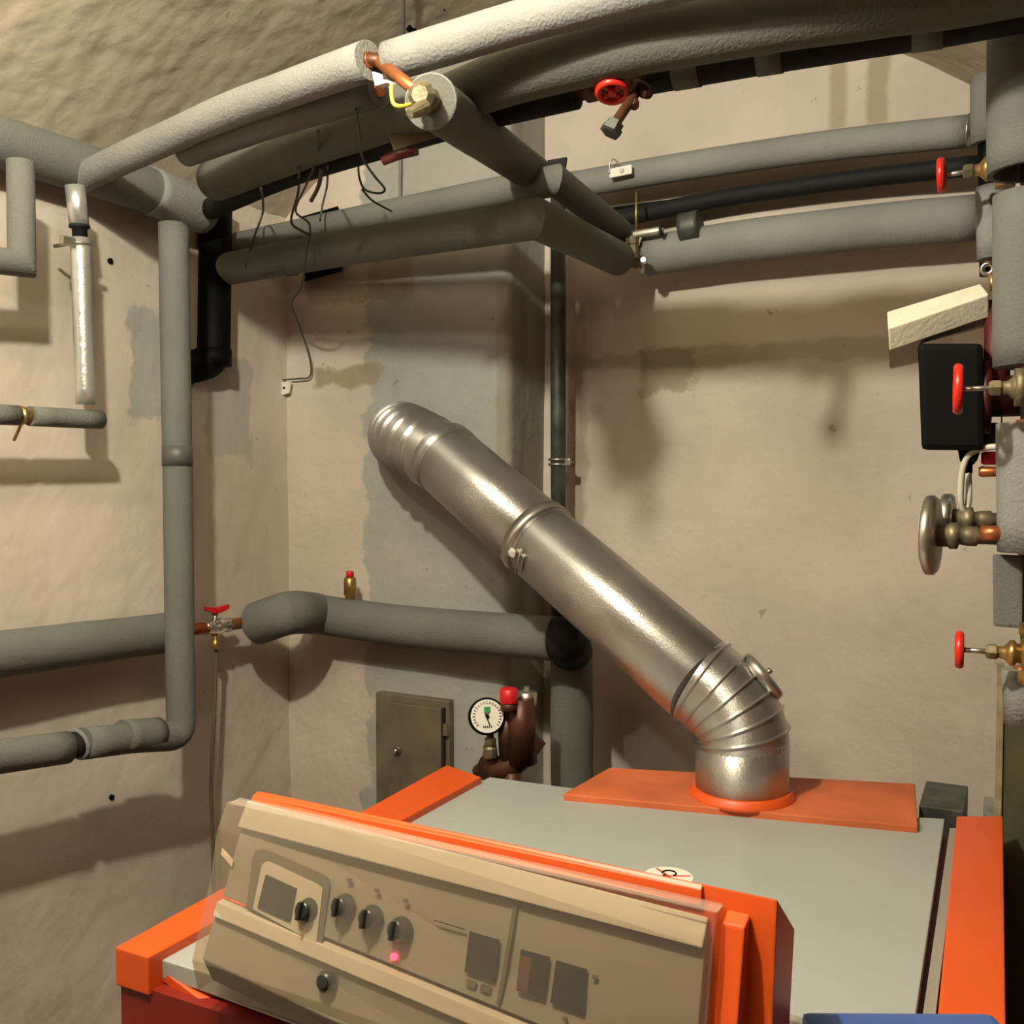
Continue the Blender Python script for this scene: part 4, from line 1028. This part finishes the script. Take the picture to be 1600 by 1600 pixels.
wire('thin_cable', 'thin cable by the black drain pipe hanging over the lower crossing pipe', [PY(408, 294, 1.47), PY(411, 330, 1.82), PY(398, 368, 1.78), PY(386, 408, 1.76), PY(384, 420, 1.765)], .0026)
wx = PY(630, 0, 1.95)
wire('wall_cable', 'flat grey cable clipped over the ceiling and down the chimney breast', [Vector((PY(630, -150, 1.6).x, 1.6, ceil_z(PY(630, -150, 1.6).x) - .014)), Vector((PY(630, 0, 1.95).x, 1.95, ceil_z(PY(630, 0, 1.95).x) - .014)), PY(630, 75, 2.08), PY(626, 200, 2.085), PY(625, 310, 2.085)], .004, M_FOAM_L, 'cable')
t = thing('cable_tag', 'small white cable clip tag on the wall left of the flue', 'tag', PY(441, 604, 2.08))
b = NB(); slab(b, [PY(432, 602, 2.08), PY(436, 592, 2.08), PY(441, 597, 2.08), PY(454, 596, 2.08), PY(451, 614, 2.08), PY(438, 618, 2.08)], Vector((0, .006, 0)), .0008)
obj('plate', b, M_WHITE, t)
obj('pin', lathe(NB(), PY(444, 606, 2.079), (0, -1, 0), [(0, .003), (.004, .002)], 10), M_BLACKPL, t)
b = NB(); hexa(b, [PY(476, 424, 2.07), PY(536, 408, 2.07), PY(534, 424, 2.07), PY(476, 440, 2.07), PY(476, 424, 2.10), PY(536, 408, 2.10), PY(534, 424, 2.10), PY(476, 440, 2.10)], .001)
tag(obj('wall_vent_slot', b, M_BLACKPL), 'black slot plate on the wall under the lower crossing pipe', 'plate')
b = NB(); hexa(b, [PY(472, 338, 2.07), PY(528, 322, 2.07), PY(530, 330, 2.07), PY(476, 346, 2.07), PY(472, 338, 2.10), PY(528, 322, 2.10), PY(530, 330, 2.10), PY(476, 346, 2.10)], .001)
tag(obj('wall_rail', b, M_BLACKPL), 'short black rail on the wall above the crossing pipes', 'rail')
for (x, y, lab) in ((685, 13, 'dark screw in the ceiling nearest the top edge'), (640, 45, 'dark screw in the ceiling beside the flat cable')):
    p = PZ(x, y, 1.0); p.z = ceil_z(p.x); p = PZ(x, y, p.z - ZC - .004)
    b = NB(); lathe(b, p + Vector((0, 0, .02)), (0, 0, -1), [(0, .004), (.018, .004), (.019, .008), (.024, .007)], 10); tube(b, [p, p + Vector((.015, .004, -.004))], .003, 8)
    tag(obj('ceiling_screw', b, M_BLACKPL), lab, 'screw')
for (x, y, lab) in ((170, 408, 'dark wall plug in the left wall beside the silver pipe'), (172, 1245, 'dark wall plug low on the left wall')):
    p = PX(x, y, XL)
    tag(obj('wall_plug', lathe(NB(), p - Vector((.01, 0, 0)), (1, 0, 0), [(0, .006), (.017, .006), (.018, .003)], 9), M_BLACKPL), lab, 'wall plug')
